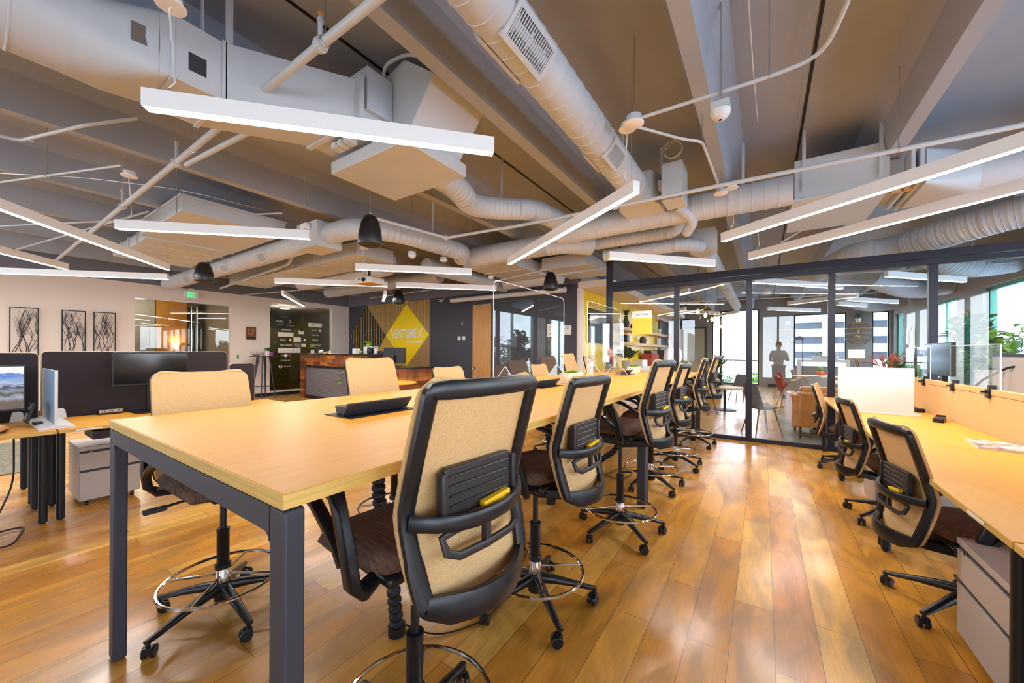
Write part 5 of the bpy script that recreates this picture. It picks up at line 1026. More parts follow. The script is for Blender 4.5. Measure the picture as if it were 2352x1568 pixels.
# ------------------------------------------------------------------ things on the standing table
def planter(x, y, lb, L_=.32, seed=1, h=.1):
    t = thing('succulent_planter', lb, 'planter', (x, y, 1.062), 0, 'white planters on the standing table')
    MB().loft([[(sx * (.055 + e), sy * (L_ / 2 + e), z) for sx, sy in ((-1, -1), (1, -1), (1, 1), (-1, 1))] for z, e in ((0, -.01), (h, 0), (h, -.008), (h - .02, -.01))]).build('trough', 'pot', t, bevel=.008)
    q = random.Random(seed); b = MB()
    for k in range(7):
        cy = -L_ / 2 + .035 + k * (L_ - .07) / 6; cx = q.uniform(-.015, .015)
        for j in range(16):
            a = j * 2.4; e = .2 + .9 * (j / 16); b.leaf((cx, cy, h - .01), (math.cos(a), math.sin(a), e), .055 * (1.1 - .3 * e), .026, -.2)
    b.build('leaves', 'leaf2', t, ang=60)
planter(-1.67, 3.62, 'white succulent planter just behind the first acrylic screen', .34, 3)
planter(-1.68, 5.95, 'white succulent planter farther down the table, behind the second acrylic screen', .36, 5)
planter(-1.66, 1.98, 'succulent planter peeking over the nearest chair back', .3, 8, .08)
def acrylic(y0, y1, z1, lb):
    t = thing('acrylic_screen', lb, 'screen', (-1.63, 0, 1.062), 0, 'clear acrylic table screens'); r = .05; a, b, c = y0, y1, z1 - 1.062
    o = [(a, .02), (b, .02), (b, c - r)] + [(b - r + r * math.cos(R(q)), c - r + r * math.sin(R(q))) for q in (30, 60, 90)] + [(a + r - r * math.sin(R(q)), c - r + r * math.cos(R(q))) for q in (0, 30, 60)] + [(a, c - r)]
    MB().prism(o, 'x', -.003, .003).build('panel', 'acrylic', t, smooth=False)
    MB().sweep([(0, u, v) for u, v in o], .004, .0064, (1, 0, 0), True, 4, 1).build('polished_edge', 'acr_edge', t, smooth=False)
    for y in (y0 + .15, y1 - .15):
        MB().prism([(-.16, 0), (.16, 0), (.003, .2), (-.003, .2)], 'y', y - .003, y + .003).build('foot', 'acrylic', t, smooth=False)
        MB().tube([(-.16, y, .002), (-.003, y, .2)], .003, 4).tube([(.16, y, .002), (.003, y, .2)], .003, 4).build('foot_edge', 'acr_edge', t)
acrylic(2.2, 3.36, 1.9, 'clear acrylic screen nearest the camera on the standing table'); acrylic(3.95, 5.12, 1.95, 'clear acrylic screen farther down the standing table')
t = thing('tissue_dispenser', 'white pump dispenser on the far table beside the acrylic screens', 'dispenser', (-2.1, 5.2, 1.062)); MB().lathe([(0, 0), (.045, 0), (.045, .13), (.03, .16), (.012, .17), (.012, .2), (0, .2)]).build('bottle', 'white', t); MB().box(-.05, .01, -.01, .01, .2, .215).build('pump', 'white', t)
t = thing('flower_jar', 'jar of orange and red dried flowers on the table between the screens', 'flowers', (-2.0, 5.7, 1.062)); MB().lathe([(0, 0), (.05, 0), (.06, .1), (.04, .14), (.035, .14), (.045, .01)]).build('jar', 'smoke', t); leafy(t, 40, .06, .2, .1, .03, 'orange', rnd, 1.2); leafy(t, 25, .05, .3, .1, .02, 'redleaf', rnd, 1.5, 'petals')
# ------------------------------------------------------------------ right-hand desks: things on them
t = thing('privacy_board', 'white privacy board standing in a tray base on the right-hand desk', 'board', (.96, 5.35, .762))
MB().box(-.29, .29, -.008, .008, .012, .47).build('panel', 'white', t, bevel=.002); MB().box(-.3, .32, -.09, -.07, 0, .02).box(-.3, .32, .07, .09, 0, .02).box(-.3, -.28, -.07, .07, 0, .02).box(.3, .32, -.07, .07, 0, .02).build('tray_base', 'white', t, bevel=.003)
for z in (.38, .42): MB().ring((-.19, -.009, z), .012, .0015, 14, 4, 'y').build('embossed_mark', 'white', t)
for x, y, rz, lb in ((1.33, 5.0, -20, 'black cable adapter lying on the oak desk, nearer one'), (1.36, 5.75, 10, 'black cable adapter beside the white board, farther one')):
    t = thing('cable_adapter', lb, 'adapter', (x, y, .762), R(rz)); MB().box(-.035, .035, -.09, .09, 0, .04).build('body', 'black', t, bevel=.008); MB().prism([(.09, 0), (.16, .0), (.15, .03), (.09, .055)], 'x', -.03, .03).build('hood', 'black', t, bevel=.006)
t = thing('magazine', 'grey and white illustrated magazine lying on the right-hand desk', 'magazine', (1.30, 3.86, .762), R(-8)); MB().box(-.12, .14, -.17, .17, 0, .012).build('pages', 'paper', t, smooth=False); MB().box(-.121, .141, -.171, .171, .0121, .0135).build('cover', pattern('magazine_cover', 'noise', s(96, 84, 88), s(236, 230, 226), (14, 9, 9), .3), t, smooth=False)
tag(MB().box(.72, .8, 4.1, 4.3, .7622, .7632).build('paper_sheet', 'paper', smooth=False), 'white paper sheet on the front edge of the right-hand desk', 'paper')
for y, lb in ((4.05, 'small white desk label behind the middle task chair'), (2.12, 'small white desk label above the silver cabinet')): tag(MB().box(.6775, .6785, y, y + .14, .742, .755).build('desk_label', 'paper', smooth=False), lb, 'label')
monitor('glossy black monitor behind the tan screen, in front of the windows', (1.63, 6.2, .762), R(180), .8, .36, .56)
t = thing('monitor', 'large grey monitor back at the right edge behind the felt screen', 'monitor', (1.95, 5.55, .762)); MB().box(-.02, .02, -.34, .34, .25, .62).build('bezel', 'silver', t, bevel=.006); MB().box(-.05, -.02, -.04, .04, .0, .45).build('stand_neck', 'silver', t); MB().box(-.12, .1, -.12, .12, 0, .012).build('stand_foot', 'silver', t); MB().box(-.022, -.0201, -.34, .34, .59, .62).build('top_band', 'leg', t, smooth=False)
for y0, y1, lb in ((5.7, 6.5, 'clear clip-on acrylic shield on the tan screen near the glossy monitor'), (4.3, 5.2, 'clear clip-on acrylic shield on the tan screen at the right edge')):
    t = thing('acrylic_shield', lb, 'screen', (1.45, 0, 1.11)); MB().box(-.003, .003, y0, y1, .0, .34).build('panel', 'acrylic', t, smooth=False); MB().box(-.0035, .0035, y0 - .004, y0, 0, .34).box(-.0035, .0035, y0, y1, .34, .344).build('polished_edge', 'acr_edge', t, smooth=False)
    for y in (y0 + .12, y1 - .12): MB().box(-.03, -.017, y - .03, y + .03, -.07, .0).box(-.02, .02, y - .02, y + .02, .0, .03).box(-.06, -.03, y - .008, y + .008, -.03, -.015).build('clamp', 'black', t, bevel=.003)

# ------------------------------------------------------------------ people
def skin_mesh(name, chains, m, parent, root=0, sub=2):
    """chains: list of lists of (point, radius); chains share a vertex when the first point equals an earlier one"""
    bm = bmesh.new(); lay = bm.verts.layers.skin.verify(); pts = {}
    def V(p, r):
        k = tuple(round(c, 5) for c in p)
        if k not in pts:
            v = bm.verts.new(p); rr = r if isinstance(r, tuple) else (r, r); v[lay].radius = rr; pts[k] = v
            if len(pts) == 1: v[lay].use_root = True
        return pts[k]
    for ch in chains:
        vs = [V(p, r) for p, r in ch]
        for a, b in zip(vs, vs[1:]):
            if a is not b and not any(b in e.verts for e in a.link_edges): bm.edges.new((a, b))
    me = bpy.data.meshes.new(name); bm.to_mesh(me); bm.free(); o = bpy.data.objects.new(name, me); COL.objects.link(o); me.materials.append(M[m])
    sk = o.modifiers.new('skin', 'SKIN'); sk.use_smooth_shade = True; ss = o.modifiers.new('smooth', 'SUBSURF'); ss.levels = sub; ss.render_levels = sub
    if parent is not None: o.parent = parent
    return o
def hand_chains(w, d, up, side, s_=1.0, curl=.35, r=.0085):
    """w wrist point, d pointing direction, up back-of-hand normal, side = thumb side vector"""
    w, d, up, side = Vector(w), Vector(d).normalized(), Vector(up).normalized(), Vector(side).normalized()
    pc = w + d * .045 * s_; out = [[(w, .024), (pc, .02)]]
    for k, (off, ln) in enumerate(((.028, .072), (.010, .08), (-.009, .075), (-.027, .058))):
        b = w + d * .088 * s_ + side * off * s_ ; a = b + (d - up * curl * .5).normalized() * ln * .45 * s_; c = a + (d - up * curl * 1.6).normalized() * ln * .32 * s_; e = c + (d - up * curl * 2.6).normalized() * ln * .25 * s_
        out.append([(pc, .02), (w + d * .075 * s_ + side * off * s_, .011), (b, .0095), (a, r), (c, r * .92), (e, r * .8)])
    t0 = w + d * .025 * s_ + side * .022 * s_; t1 = t0 + (d * .6 + side * .8).normalized() * .036 * s_; t2 = t1 + (d * .85 + side * .4 - up * .2).normalized() * .03 * s_; t3 = t2 + (d - up * .4).normalized() * .022 * s_
    out.append([(pc, .02), (t0, .013), (t1, .0105), (t2, .0095), (t3, .0078)])
    return out
def person(label, loc, rz, J, pants, top='tee', bottom='shorts', hair='hair2', hands=True, hair_long=False, clothes=True, hd=None):
    """J: joint positions in local space, facing local +y"""
    t = thing('person', label, 'person', loc, rz)
    P = {k: Vector(v) for k, v in J.items()}
    body = [[(P['pelvis'], (.12, .1)), (P['waist'], (.115, .085)), (P['chest'], (.135, .1)), (P['neck0'], .06), (P['neck'], .05), (P['head'], (.072, .085)), (P['crown'], (.06, .07))],
            [(P['head'], (.072, .085)), (P['chin'], .035)], [(P['head'], (.072, .085)), (P['nose'], .012)]]
    for sd in ('L', 'R'):
        body.append([(P['chest'], (.135, .1)), (P['sh' + sd], .058), (P['el' + sd], .04), (P['wr' + sd], .026)])
        body.append([(P['pelvis'], (.12, .1)), (P['hip' + sd], .085), (P['kn' + sd], .055), (P['an' + sd], .036), (P['toe' + sd], .032)])
        dr = (P['wr' + sd] - P['el' + sd]).normalized()
        if hands:
            up = Vector(J.get('up' + sd, (0, 0, 1))); side = dr.cross(up) * (-1 if sd == 'R' else 1)
            body += hand_chains(P['wr' + sd], J.get('hd' + sd, dr), up, side)
    skin_mesh('body', body, 'skin', t)
    if clothes:
        sh = [[(P['pelvis'] + Vector((0, 0, .02)), (.145, .12)), (P['waist'], (.138, .105)), (P['chest'], (.155, .12)), (P['neck0'], .075)]]
        for sd in ('L', 'R'): sh.append([(P['chest'], (.155, .12)), (P['sh' + sd], .075), (P['sh' + sd].lerp(P['el' + sd], .75), .062)])
        skin_mesh('shirt', sh, top, t)
        pt = [[(P['pelvis'] + Vector((0, 0, -.01)), (.142, .115))]]
        for sd in ('L', 'R'): pt.append([(P['pelvis'] + Vector((0, 0, -.01)), (.142, .115)), (P['hip' + sd], .105), (P['hip' + sd].lerp(P['kn' + sd], .5), .09), (P['kn' + sd] if pants == 'shorts' else P['kn' + sd], .08)] + ([(P['an' + sd], .055)] if pants == 'long' else []))
        skin_mesh('trousers' if pants == 'long' else 'shorts', pt[1:], bottom, t)
    for sd in ('L', 'R'): MB().tube([P['an' + sd] + Vector((0, -.05, -.035)), P['an' + sd] + Vector((0, .05, -.04)), P['toe' + sd] + Vector((0, .04, -.0))], [.045, .048, .035], 10).build('shoe', 'black', t)
    h = P['head']; hb = MB().sph(h + Vector((0, -.012, .055)), .098, (.88, 1.0, .95), 20)
    hb.build('hair', hair, t)
    if hair_long: MB().sph(h + Vector((0, -.06, -.03)), .085, (.95, .7, 1.7), 16).build('hair_length', hair, t)
    for sx in (-1, 1):
        MB().sph(h + Vector((sx * .03, .078, .012)), .011, (1, .7, .8), 10).build('eye', 'white', t); MB().sph(h + Vector((sx * .03, .085, .012)), .005, n=8).build('iris', 'black', t); MB().sph(h + Vector((sx * .082, .0, .0)), .022, (.35, .8, 1.2), 10).build('ear', 'skin', t)
    MB().sph(h + Vector((0, .078, -.055)), .02, (1.1, .4, .3), 10).build('mouth', 'pink', t)
    return t
stand = dict(pelvis=(0, 0, .96), waist=(0, .0, 1.1), chest=(0, -.01, 1.3), neck0=(0, -.01, 1.45), neck=(0, 0, 1.51), head=(0, .02, 1.62), crown=(0, .01, 1.69), chin=(0, .07, 1.56), nose=(0, .115, 1.61),
             shL=(-.17, -.01, 1.41), shR=(.17, -.01, 1.41), elL=(-.24, .02, 1.14), elR=(.24, .02, 1.14), wrL=(-.12, .2, 1.2), wrR=(.1, .22, 1.18), hipL=(-.09, 0, .92), hipR=(.09, 0, .92), knL=(-.1, .01, .5), knR=(.1, .03, .5), anL=(-.1, -.02, .08), anR=(.11, 0, .08), toeL=(-.11, .11, .035), toeR=(.12, .13, .035))
person('woman with brown hair and white top standing behind the partition post', (-1.45, 7.75, 0), R(70), stand, 'long', 'tee', 'shorts', 'hair', hair_long=True)
ph = dict(stand); ph.update(wrR=(-.02, .2, 1.3), wrL=(-.02, .17, 1.18), elR=(.25, .06, 1.15))
person('person in white T-shirt and dark shorts reflected in the glass partition', (.40, -.85, 0), R(-15), ph, 'shorts', 'tee', 'shorts', 'hair2')
sit = dict(pelvis=(0, 0, .56), waist=(0, .0, .7), chest=(0, .02, .92), neck0=(0, .04, 1.06), neck=(0, .06, 1.12), head=(0, .09, 1.22), crown=(0, .08, 1.29), chin=(0, .14, 1.16), nose=(0, .185, 1.21),
           shL=(-.17, .03, 1.02), shR=(.17, .03, 1.02), elL=(-.22, .12, .78), elR=(.32, .17, .8), wrL=(-.12, .34, .80), wrR=(.43, .38, .806), hipL=(-.09, .03, .53), hipR=(.09, .03, .53), knL=(-.11, .42, .52), knR=(.11, .42, .52), anL=(-.11, .38, .08), anR=(.11, .36, .08), toeL=(-.11, .5, .035), toeR=(.11, .48, .035), hdR=(.12, 1, -.12), hdL=(.3, 1, -.1))
person('seated person at the left edge, only the hand on the mouse in view', (-4.18, -.215, 0), R(90), sit, 'long', 'tee', 'shorts', 'hair2')
dup(task, (-4.1, -.245, 0), R(90), 'task chair of the seated person at the left edge', 'task chair outside the left edge')
# ------------------------------------------------------------------ kitchen behind the yellow tile wall
for z, lb in ((2.03, 'upper light wood shelf on the yellow tile wall'), (1.60, 'lower light wood shelf on the yellow tile wall')): tag(MB().box(-3.584, -3.3, 10.4, 16.6, z, z + .09).build('wall_shelf', 'wood', bevel=.004), lb, 'shelf', 'wood shelves on the yellow wall')
tag(MB().box(-3.584, -3.52, 8.7, 9.9, 1.62, 2.46).build('television', 'monitor', bevel=.006), 'wall-mounted black television on the yellow tile wall', 'television')
t = thing('kitchen_counter', 'white kitchen counter along the yellow tile wall', 'counter', (0, 0, 0)); MB().box(-3.584, -3.02, 10.0, 16.9, 0, .9).build('cabinet_run', 'white', t, smooth=False); MB().box(-3.584, -2.98, 9.98, 16.92, .9, .94).build('worktop', 'pot', t, smooth=False)
def item(n_, lb, cat, x, y, z, fn): t = thing(n_, lb, cat, (x, y, z)); fn(t); return t
item('vase', 'tall dark vase of branches on the upper kitchen shelf', 'vase', -3.4, 11.2, 2.12, lambda t: (MB().lathe([(0, 0), (.08, 0), (.1, .15), (.05, .3), (.06, .34), (.05, .34), (.03, .1)]).build('body', 'leg', t), leafy(t, 26, .04, .35, .24, .05, 'leaf3', rnd, 2.2)))
item('vase', 'round dark pot on the upper kitchen shelf beside the tall vase', 'vase', -3.43, 12.1, 2.12, lambda t: MB().lathe([(0, 0), (.08, 0), (.12, .1), (.07, .2), (0, .2)]).build('body', 'leg', t))
item('grass_plant', 'spiky grass plant on the upper kitchen shelf', 'plant', -3.42, 14.0, 2.12, lambda t: (MB().lathe([(0, 0), (.09, 0), (.1, .14), (0, .14)]).build('pot', 'pot', t), leafy(t, 40, .04, .14, .4, .03, 'leaf', rnd, 4)))
item('sunflower_vase', 'orange sunflower in a vase at the end of the upper shelf', 'flowers', -3.43, 15.6, 2.12, lambda t: (MB().lathe([(0, 0), (.06, 0), (.07, .2), (0, .22)]).build('vase', 'white', t), MB().tube([(0, 0, .2), (0, 0, .5)], .01, 6).build('stem', 'leaf', t), MB().lathe([(0, -.01), (.06, 0), (.06, .02), (0, .03)], (0, 0, .5)).build('flower_centre', 'hair', t), leafy(t, 30, .08, .5, .12, .05, 'orange', rnd, .2, 'petals')))
item('coffee_grinder', 'dark coffee grinder on the lower kitchen shelf', 'appliance', -3.43, 11.2, 1.69, lambda t: (MB().box(-.1, .1, -.12, .12, 0, .22).build('body', 'black', t, bevel=.02), MB().lathe([(.05, .22), (.1, .32), (.0, .33)]).build('hopper', 'smoke', t)))
item('kettle', 'dark rounded jar on the lower kitchen shelf', 'jar', -3.43, 13.2, 1.69, lambda t: MB().lathe([(0, 0), (.1, 0), (.12, .12), (.08, .24), (0, .26)]).build('body', 'leg', t))
item('photo_frame', 'small white picture frame at the end of the lower shelf', 'frame', -3.45, 15.8, 1.69, lambda t: (MB().box(-.02, .0, -.2, .2, 0, .28).build('frame', 'white', t), MB().box(.001, .003, -.15, .15, .05, .23).build('picture', 'silver', t)))
item('coffee_machine', 'tall brown coffee machine on the kitchen counter near the woman', 'coffee machine', -3.3, 15.2, .94, lambda t: (MB().box(-.2, .2, -.3, .3, 0, .55).build('body', 'pad', t, bevel=.02), MB().box(.2, .22, -.25, .25, .25, .5).build('front_panel', 'silver', t), MB().cyl((.1, 0, .55), (.1, 0, .64), .08).build('hopper', 'smoke', t)))
item('snack_rack', 'red snack rack on the kitchen counter', 'rack', -3.25, 13.6, .94, lambda t: (MB().box(-.2, .15, -.45, .45, 0, .42).build('body', 'redfab', t, bevel=.01), *[MB().box(-.15, .1, -.4 + k * .14, -.3 + k * .14, .42, .52).build('packet', 'walleg' if k % 2 else 'black', t) for k in range(6)]))
item('leafy_plant', 'broad-leaved dark plant on the kitchen counter end', 'plant', -3.2, 10.6, .94, lambda t: (MB().lathe([(0, 0), (.12, 0), (.14, .22), (.12, .22), (.1, .02)]).build('pot', 'silver', t), leafy(t, 22, .16, .3, .42, .2, 'leaf3', rnd, .6)))
item('paper_stack', 'white rolls and boxes on the kitchen counter', 'box', -3.25, 12.2, .94, lambda t: MB().box(-.15, .15, -.3, .3, 0, .22).build('body', 'white', t, bevel=.02))
tag(MB().box(-3.595, -3.56, 16.2, 18.2, .3, 2.75).build('menu_board', 'leg', smooth=False), 'dark board at the far end of the yellow tile wall', 'board')
t = thing('paper_sign', 'white and yellow taped notice reading QUIET PLEASE on the partition glass', 'sign', (-1.83, 6.955, 1.93)); MB().box(-.17, .17, .003, .006, -.22, .13).build('sheet', mat('yellow_paper', s(250, 200, 70), .7), t, smooth=False); MB().box(-.17, .17, .0, .0028, .07, .2).build('header', 'paper', t, smooth=False); text('lettering', 'QUIET PLEASE', .05, 'black', (0, -.001, .135), (R(90), 0, 0), t, .0004, sx=.8)
for x, y, z, k in ((-1.31, 9.95, 2.28, 0), (-1.24, 10.76, 2.26, 1), (-1.2, 11.84, 2.24, 2), (-1.15, 12.75, 2.2, 3), (-1.1, 13.6, 2.14, 4)):
    t = thing('glass_pendant', ('nearest and highest', 'second nearest', 'middle', 'fourth', 'farthest and lowest')[k] + ' of the five amber glass bell lamps behind the partition', 'pendant light', (x, y, z), 0, 'amber glass bell lamps in the lounge')
    MB().lathe([(.13, 0), (.12, .03), (.08, .12), (.035, .22), (.03, .26), (.0, .27)]).build('glass_bell', 'smoke', t); MB().sph((0, 0, .08), .04, (1, 1, 1.4)).build('bulb', 'bulb', t); MB().cyl((0, 0, .26), (0, 0, .34), .025).build('socket', 'goldleaf', t); MB().cyl((0, 0, .34), (0, 0, 3.765 - z), .008, 6).build('cord', 'goldleaf', t)
t = thing('dome_pendant', 'black dome pendant lamp at the far end of the kitchen', 'pendant light', (-2.35, 15.0, 2.35)); MB().lathe([(.3, 0), (.29, .08), (.22, .2), (.1, .27), (.0, .29)]).build('shade', 'black', t); MB().lathe([(0, .005), (.29, .0), (.29, .005), (0, .01)]).build('diffuser', 'lampshade', t); MB().cyl((0, 0, .28), (0, 0, 3.765 - 2.35), .008, 6).build('cord', 'black', t)
t = thing('door_2', None, None); del_cat(t); t['kind'] = 'structure'; t.location = (-2.75, 18.9, 0); MB().box(-.55, .55, 0, .04, .02, 2.5).build('door_leaf', mat('frosted_door_panel', s(176, 168, 146), .4), t, smooth=False); MB().box(-.62, -.55, -.02, .06, 0, 2.57).box(.55, .62, -.02, .06, 0, 2.57).box(-.55, .55, -.02, .06, 2.5, 2.57).build('door_frame', 'leg', t, smooth=False)
# ------------------------------------------------------------------ lounge behind the glass
t = thing('leather_armchair', 'tan leather box armchair seen from behind through the glass', 'armchair', (.86, 7.95, 0), R(3))
MB().box(-.42, .42, -.38, -.2, .2, .76).build('backrest', 'leather', t, bevel=.03, seg=3)
for sx in (-1, 1): MB().box(sx * .44 - .06, sx * .44 + .06, -.39, .4, .2, .72).build('armrest', 'leather', t, bevel=.025, seg=3); 
MB().box(-.37, .37, -.2, .38, .2, .46).build('seat_cushion', 'leather', t, bevel=.04, seg=3); MB().box(-.37, .37, -.24, -.02, .46, .84).build('back_cushion', 'leather', t, bevel=.05, seg=3)
for sx in (-.38, .38):
    for sy in (-.32, .33): MB().box(sx - .015, sx + .015, sy - .015, sy + .015, 0, .2).build('leg', 'blackm', t)
tag(MB().box(.25, 3.2, 7.25, 10.6, .001, .014).build('rug', 'rug', smooth=False), 'grey-green woven rug under the tan armchair', 'rug')
def tub_chair(lb, x, y, rz, m, h, w=.62):
    t = thing('tub_chair', lb, 'armchair', (x, y, 0), rz)
    b = MB(); n = 22
    rings = []
    for i in range(n + 1):
        a = R(-205 + 230 * i / n) if False else R(150 + 240 * i / n); c, q = math.cos(a), math.sin(a); k = .5 - .5 * math.cos(math.pi * 2 * i / n); top = .56 + (h - .56) * k ** .8
        rings.append([(w / 2 * c, w / 2 * q, .28), (w / 2 * c * 1.06, w / 2 * q * 1.06, top * .7 + .08), (w / 2 * c * 1.1, w / 2 * q * 1.12, top), (w / 2 * c * .93, w / 2 * q * .94, top), (w / 2 * c * .86, w / 2 * q * .86, .45), (w / 2 * c * .8, w / 2 * q * .8, .28)])
    b.loft(rings).build('shell', m, t, ang=70); MB().lathe([(0, .27), (w * .44, .28), (w * .46, .38), (w * .43, .45), (0, .47)]).build('seat_cushion', m, t, ang=60)
    for sx in (-1, 1):
        for sy in (-1, 1): MB().tube([(sx * w * .28, sy * w * .28, .28), (sx * w * .38, sy * w * .38, 0)], [.018, .011], 8).build('leg', 'walleg', t)
tub_chair('pale grey tweed tub chair just beyond the tan armchair', .72, 9.35, R(10), 'greyfab', .96, .72)
shell_chair('charcoal upholstered side chair on wooden legs behind the centre glass', -.02, 7.62, R(-60), 'dgreyfab', .88)
shell_chair('black mesh side chair in the lounge near the low round table', -1.15, 9.6, R(160), 'black', .8)
shell_chair('dark side chair beyond the low round table', -.55, 12.4, R(30), 'dgreyfab', .8)
t = thing('low_round_table', 'low round oak table in the lounge, left of the centre post', 'table', (-.78, 10.5, 0)); MB().cyl((0, 0, .53), (0, 0, .56), .45, 40).build('tabletop', 'wood', t, bevel=.004); MB().cyl((0, 0, .02), (0, 0, .53), .03).build('column', 'blackm', t); MB().lathe([(0, 0), (.25, 0), (.24, .015), (.04, .03), (0, .03)]).build('base', 'blackm', t)
item('potted_succulent', 'succulent in a white pot on the low round table', 'plant', -1.0, 10.35, .56, lambda t: (MB().lathe([(0, 0), (.06, 0), (.09, .16), (.08, .16), (.05, .02)]).build('pot', 'pot', t), leafy(t, 40, .06, .16, .09, .03, 'leaf2', rnd)))
item('dark_planter', 'tall black planter with dark leafy plant near the patio doors', 'plant', -1.25, 13.2, 0, lambda t: (MB().loft([[(sx * e, sy * e, z) for sx, sy in ((-1, -1), (1, -1), (1, 1), (-1, 1))] for z, e in ((0, .16), (.75, .2), (.75, .18), (.7, .17))]).build('planter', 'black', t), leafy(t, 90, .2, .95, .4, .07, 'leaf3', rnd, .9)))
item('slatted_bench', 'slatted wooden bench by the patio doors', 'bench', -.95, 15.6, 0, lambda t: (*[MB().box(-.4, .5, -.25 + k * .11, -.17 + k * .11, .42, .45).build('slat', 'wood', t) for k in range(5)], *[MB().box(x - .03, x + .03, -.25, .27, 0, .42).build('leg', 'blackm', t) for x in (-.3, .4)]))
for x, y, lb in ((1.15, 11.3, 'round oak dining table with a white pot, nearer one'), (1.3, 14.0, 'round oak dining table farther back by the grey wall')):
    t = thing('dining_table', lb, 'table', (x, y, 0), 0, 'round dining tables in the lounge'); MB().cyl((0, 0, .71), (0, 0, .74), .62, 44).build('tabletop', 'wood', t, bevel=.004); MB().cyl((0, 0, .02), (0, 0, .71), .035).build('column', 'blackm', t); MB().lathe([(0, 0), (.3, 0), (.29, .015), (.04, .03), (0, .03)]).build('base', 'blackm', t)
item('potted_cactus', 'small plant in a white pot on the nearer dining table', 'plant', 1.1, 11.2, .74, lambda t: (MB().lathe([(0, 0), (.05, 0), (.065, .14), (.06, .14), (.04, .02)]).build('pot', 'pot', t), leafy(t, 26, .05, .15, .1, .04, 'orange', rnd, .6)))
item('potted_cactus', 'small green cactus on the farther dining table', 'plant', 1.35, 13.9, .74, lambda t: (MB().lathe([(0, 0), (.06, 0), (.08, .14), (.07, .14), (.05, .02)]).build('pot', 'orange', t), MB().sph((0, 0, .2), .07, (1, 1, 1.3)).build('cactus_body', 'leaf', t)))
for x, y, a, lb in ((.5, 11.2, -80, 'red dining chair left of the nearer round table'), (1.8, 10.7, 60, 'red dining chair right of the nearer round table'), (1.95, 11.6, 100, 'second red dining chair right of the nearer round table'), (.62, 13.9, -90, 'rust red dining chair left of the farther round table'), (2.1, 14.1, 95, 'rust red dining chair right of the farther round table')): shell_chair(lb, x, y, R(a), 'redfab', .82)
t = thing('bar_bench', 'white high table under the window in the lounge', 'table', (1.76, 17.5, 0)); MB().box(-.72, .72, -.25, .25, 1.08, 1.17).build('tabletop', 'white', t, smooth=False)
for sx in (-1, 1): MB().box(sx * .67 - .05, sx * .67 + .05, -.25, .25, 0, 1.08).build('leg', 'white', t, smooth=False)
item('herb_trough', 'white trough of green herbs on the white high table', 'plant', 1.7, 17.5, 1.17, lambda t: (MB().box(-.22, .22, -.06, .06, 0, .13).build('trough', 'white', t), leafy(t, 60, .18, .14, .09, .03, 'leaf2', rnd)))
item('lantern', 'small white lantern at the right of the white high table', 'lantern', 2.15, 17.5, 1.17, lambda t: (MB().lathe([(0, 0), (.06, 0), (.05, .12), (.02, .2), (0, .22)]).build('body', 'white', t), MB().ring((0, 0, .24), .03, .005, 16, 5, 'y').build('handle', 'steel', t)))
t = thing('tripod_lamp', 'lamp with a glowing cream drum shade on wooden tripod legs', 'lamp', (2.65, 17.3, 0)); MB().lathe([(.21, 1.24), (.21, 1.53), (.205, 1.53), (.205, 1.24)], n=32).build('lamp_shade', 'lampshade', t)
for k in range(3): a = R(120 * k + 30); MB().tube([(.02 * math.cos(a), .02 * math.sin(a), 1.22), (.28 * math.cos(a), .28 * math.sin(a), 0)], [.014, .018], 8).build('leg', 'walleg', t)
MB().cyl((0, 0, 1.18), (0, 0, 1.36), .02).build('stem', 'goldleaf', t); MB().sph((0, 0, 1.39), .035).build('bulb', 'bulb', t)
def oct_shelf(x, lb):
    t = thing('octagon_shelf', lb, 'shelf', (x, 18.86, 2.14), 0, 'octagonal wall shelves in the lounge'); r = .44
    P = [(r * math.cos(R(22.5 + 45 * k)) * .88, r * math.sin(R(22.5 + 45 * k))) for k in range(8)]
    for y in (-.1, .11): MB().sweep([(u, y, v) for u, v in P], .014, .014, (0, 1, 0), True, 4, 1).build('wire_frame', 'blackm', t, smooth=False)
    for z in (-.4, -.2, .0, .2, .4): w_ = (.17 if abs(z) > .3 else .36); MB().box(-w_, w_, -.11, .11, z - .012, z + .012).build('shelf_board', 'wood', t, smooth=False)
oct_shelf(2.95, 'octagonal wire and wood shelf on the grey wall, right one with a plant on top'); oct_shelf(.72, 'octagonal wire and wood shelf at the left window edge')
item('potted_plant', 'small plant in a white pot on top of the right octagonal shelf', 'plant', 2.92, 18.82, 2.554, lambda t: (MB().lathe([(0, 0), (.06, 0), (.08, .14), (.07, .14), (.05, .02)]).build('pot', 'white', t), leafy(t, 40, .08, .2, .14, .05, 'leaf', rnd)))
item('potted_plant', 'grassy plant in a square pot on top of the left octagonal shelf', 'plant', .8, 18.82, 2.554, lambda t: (MB().box(-.07, .07, -.06, .06, 0, .14).build('pot', 'pot', t), leafy(t, 40, .05, .15, .24, .03, 'leaf', rnd, 1.6)))
item('bowl_plant', 'flowering bowl on the lower board of the right octagonal shelf', 'plant', 2.9, 18.82, 1.953, lambda t: (MB().lathe([(0, 0), (.05, 0), (.1, .05), (.0, .05)]).build('bowl', 'wood', t), leafy(t, 30, .08, .06, .08, .04, 'pot', rnd)))
item('statuette', 'small gold statuette on the middle board of the right octagonal shelf', 'figurine', 2.92, 18.82, 2.153, lambda t: MB().lathe([(0, 0), (.03, 0), (.02, .08), (.035, .12), (.0, .15)]).build('body', 'goldleaf', t))
item('cups', 'pair of small white cups on the left octagonal shelf', 'cup', .75, 18.82, 1.753, lambda t: MB().cyl((-.06, 0, 0), (-.06, 0, .06), .03, 12).cyl((.06, 0, 0), (.06, 0, .06), .03, 12).build('body', 'white', t))
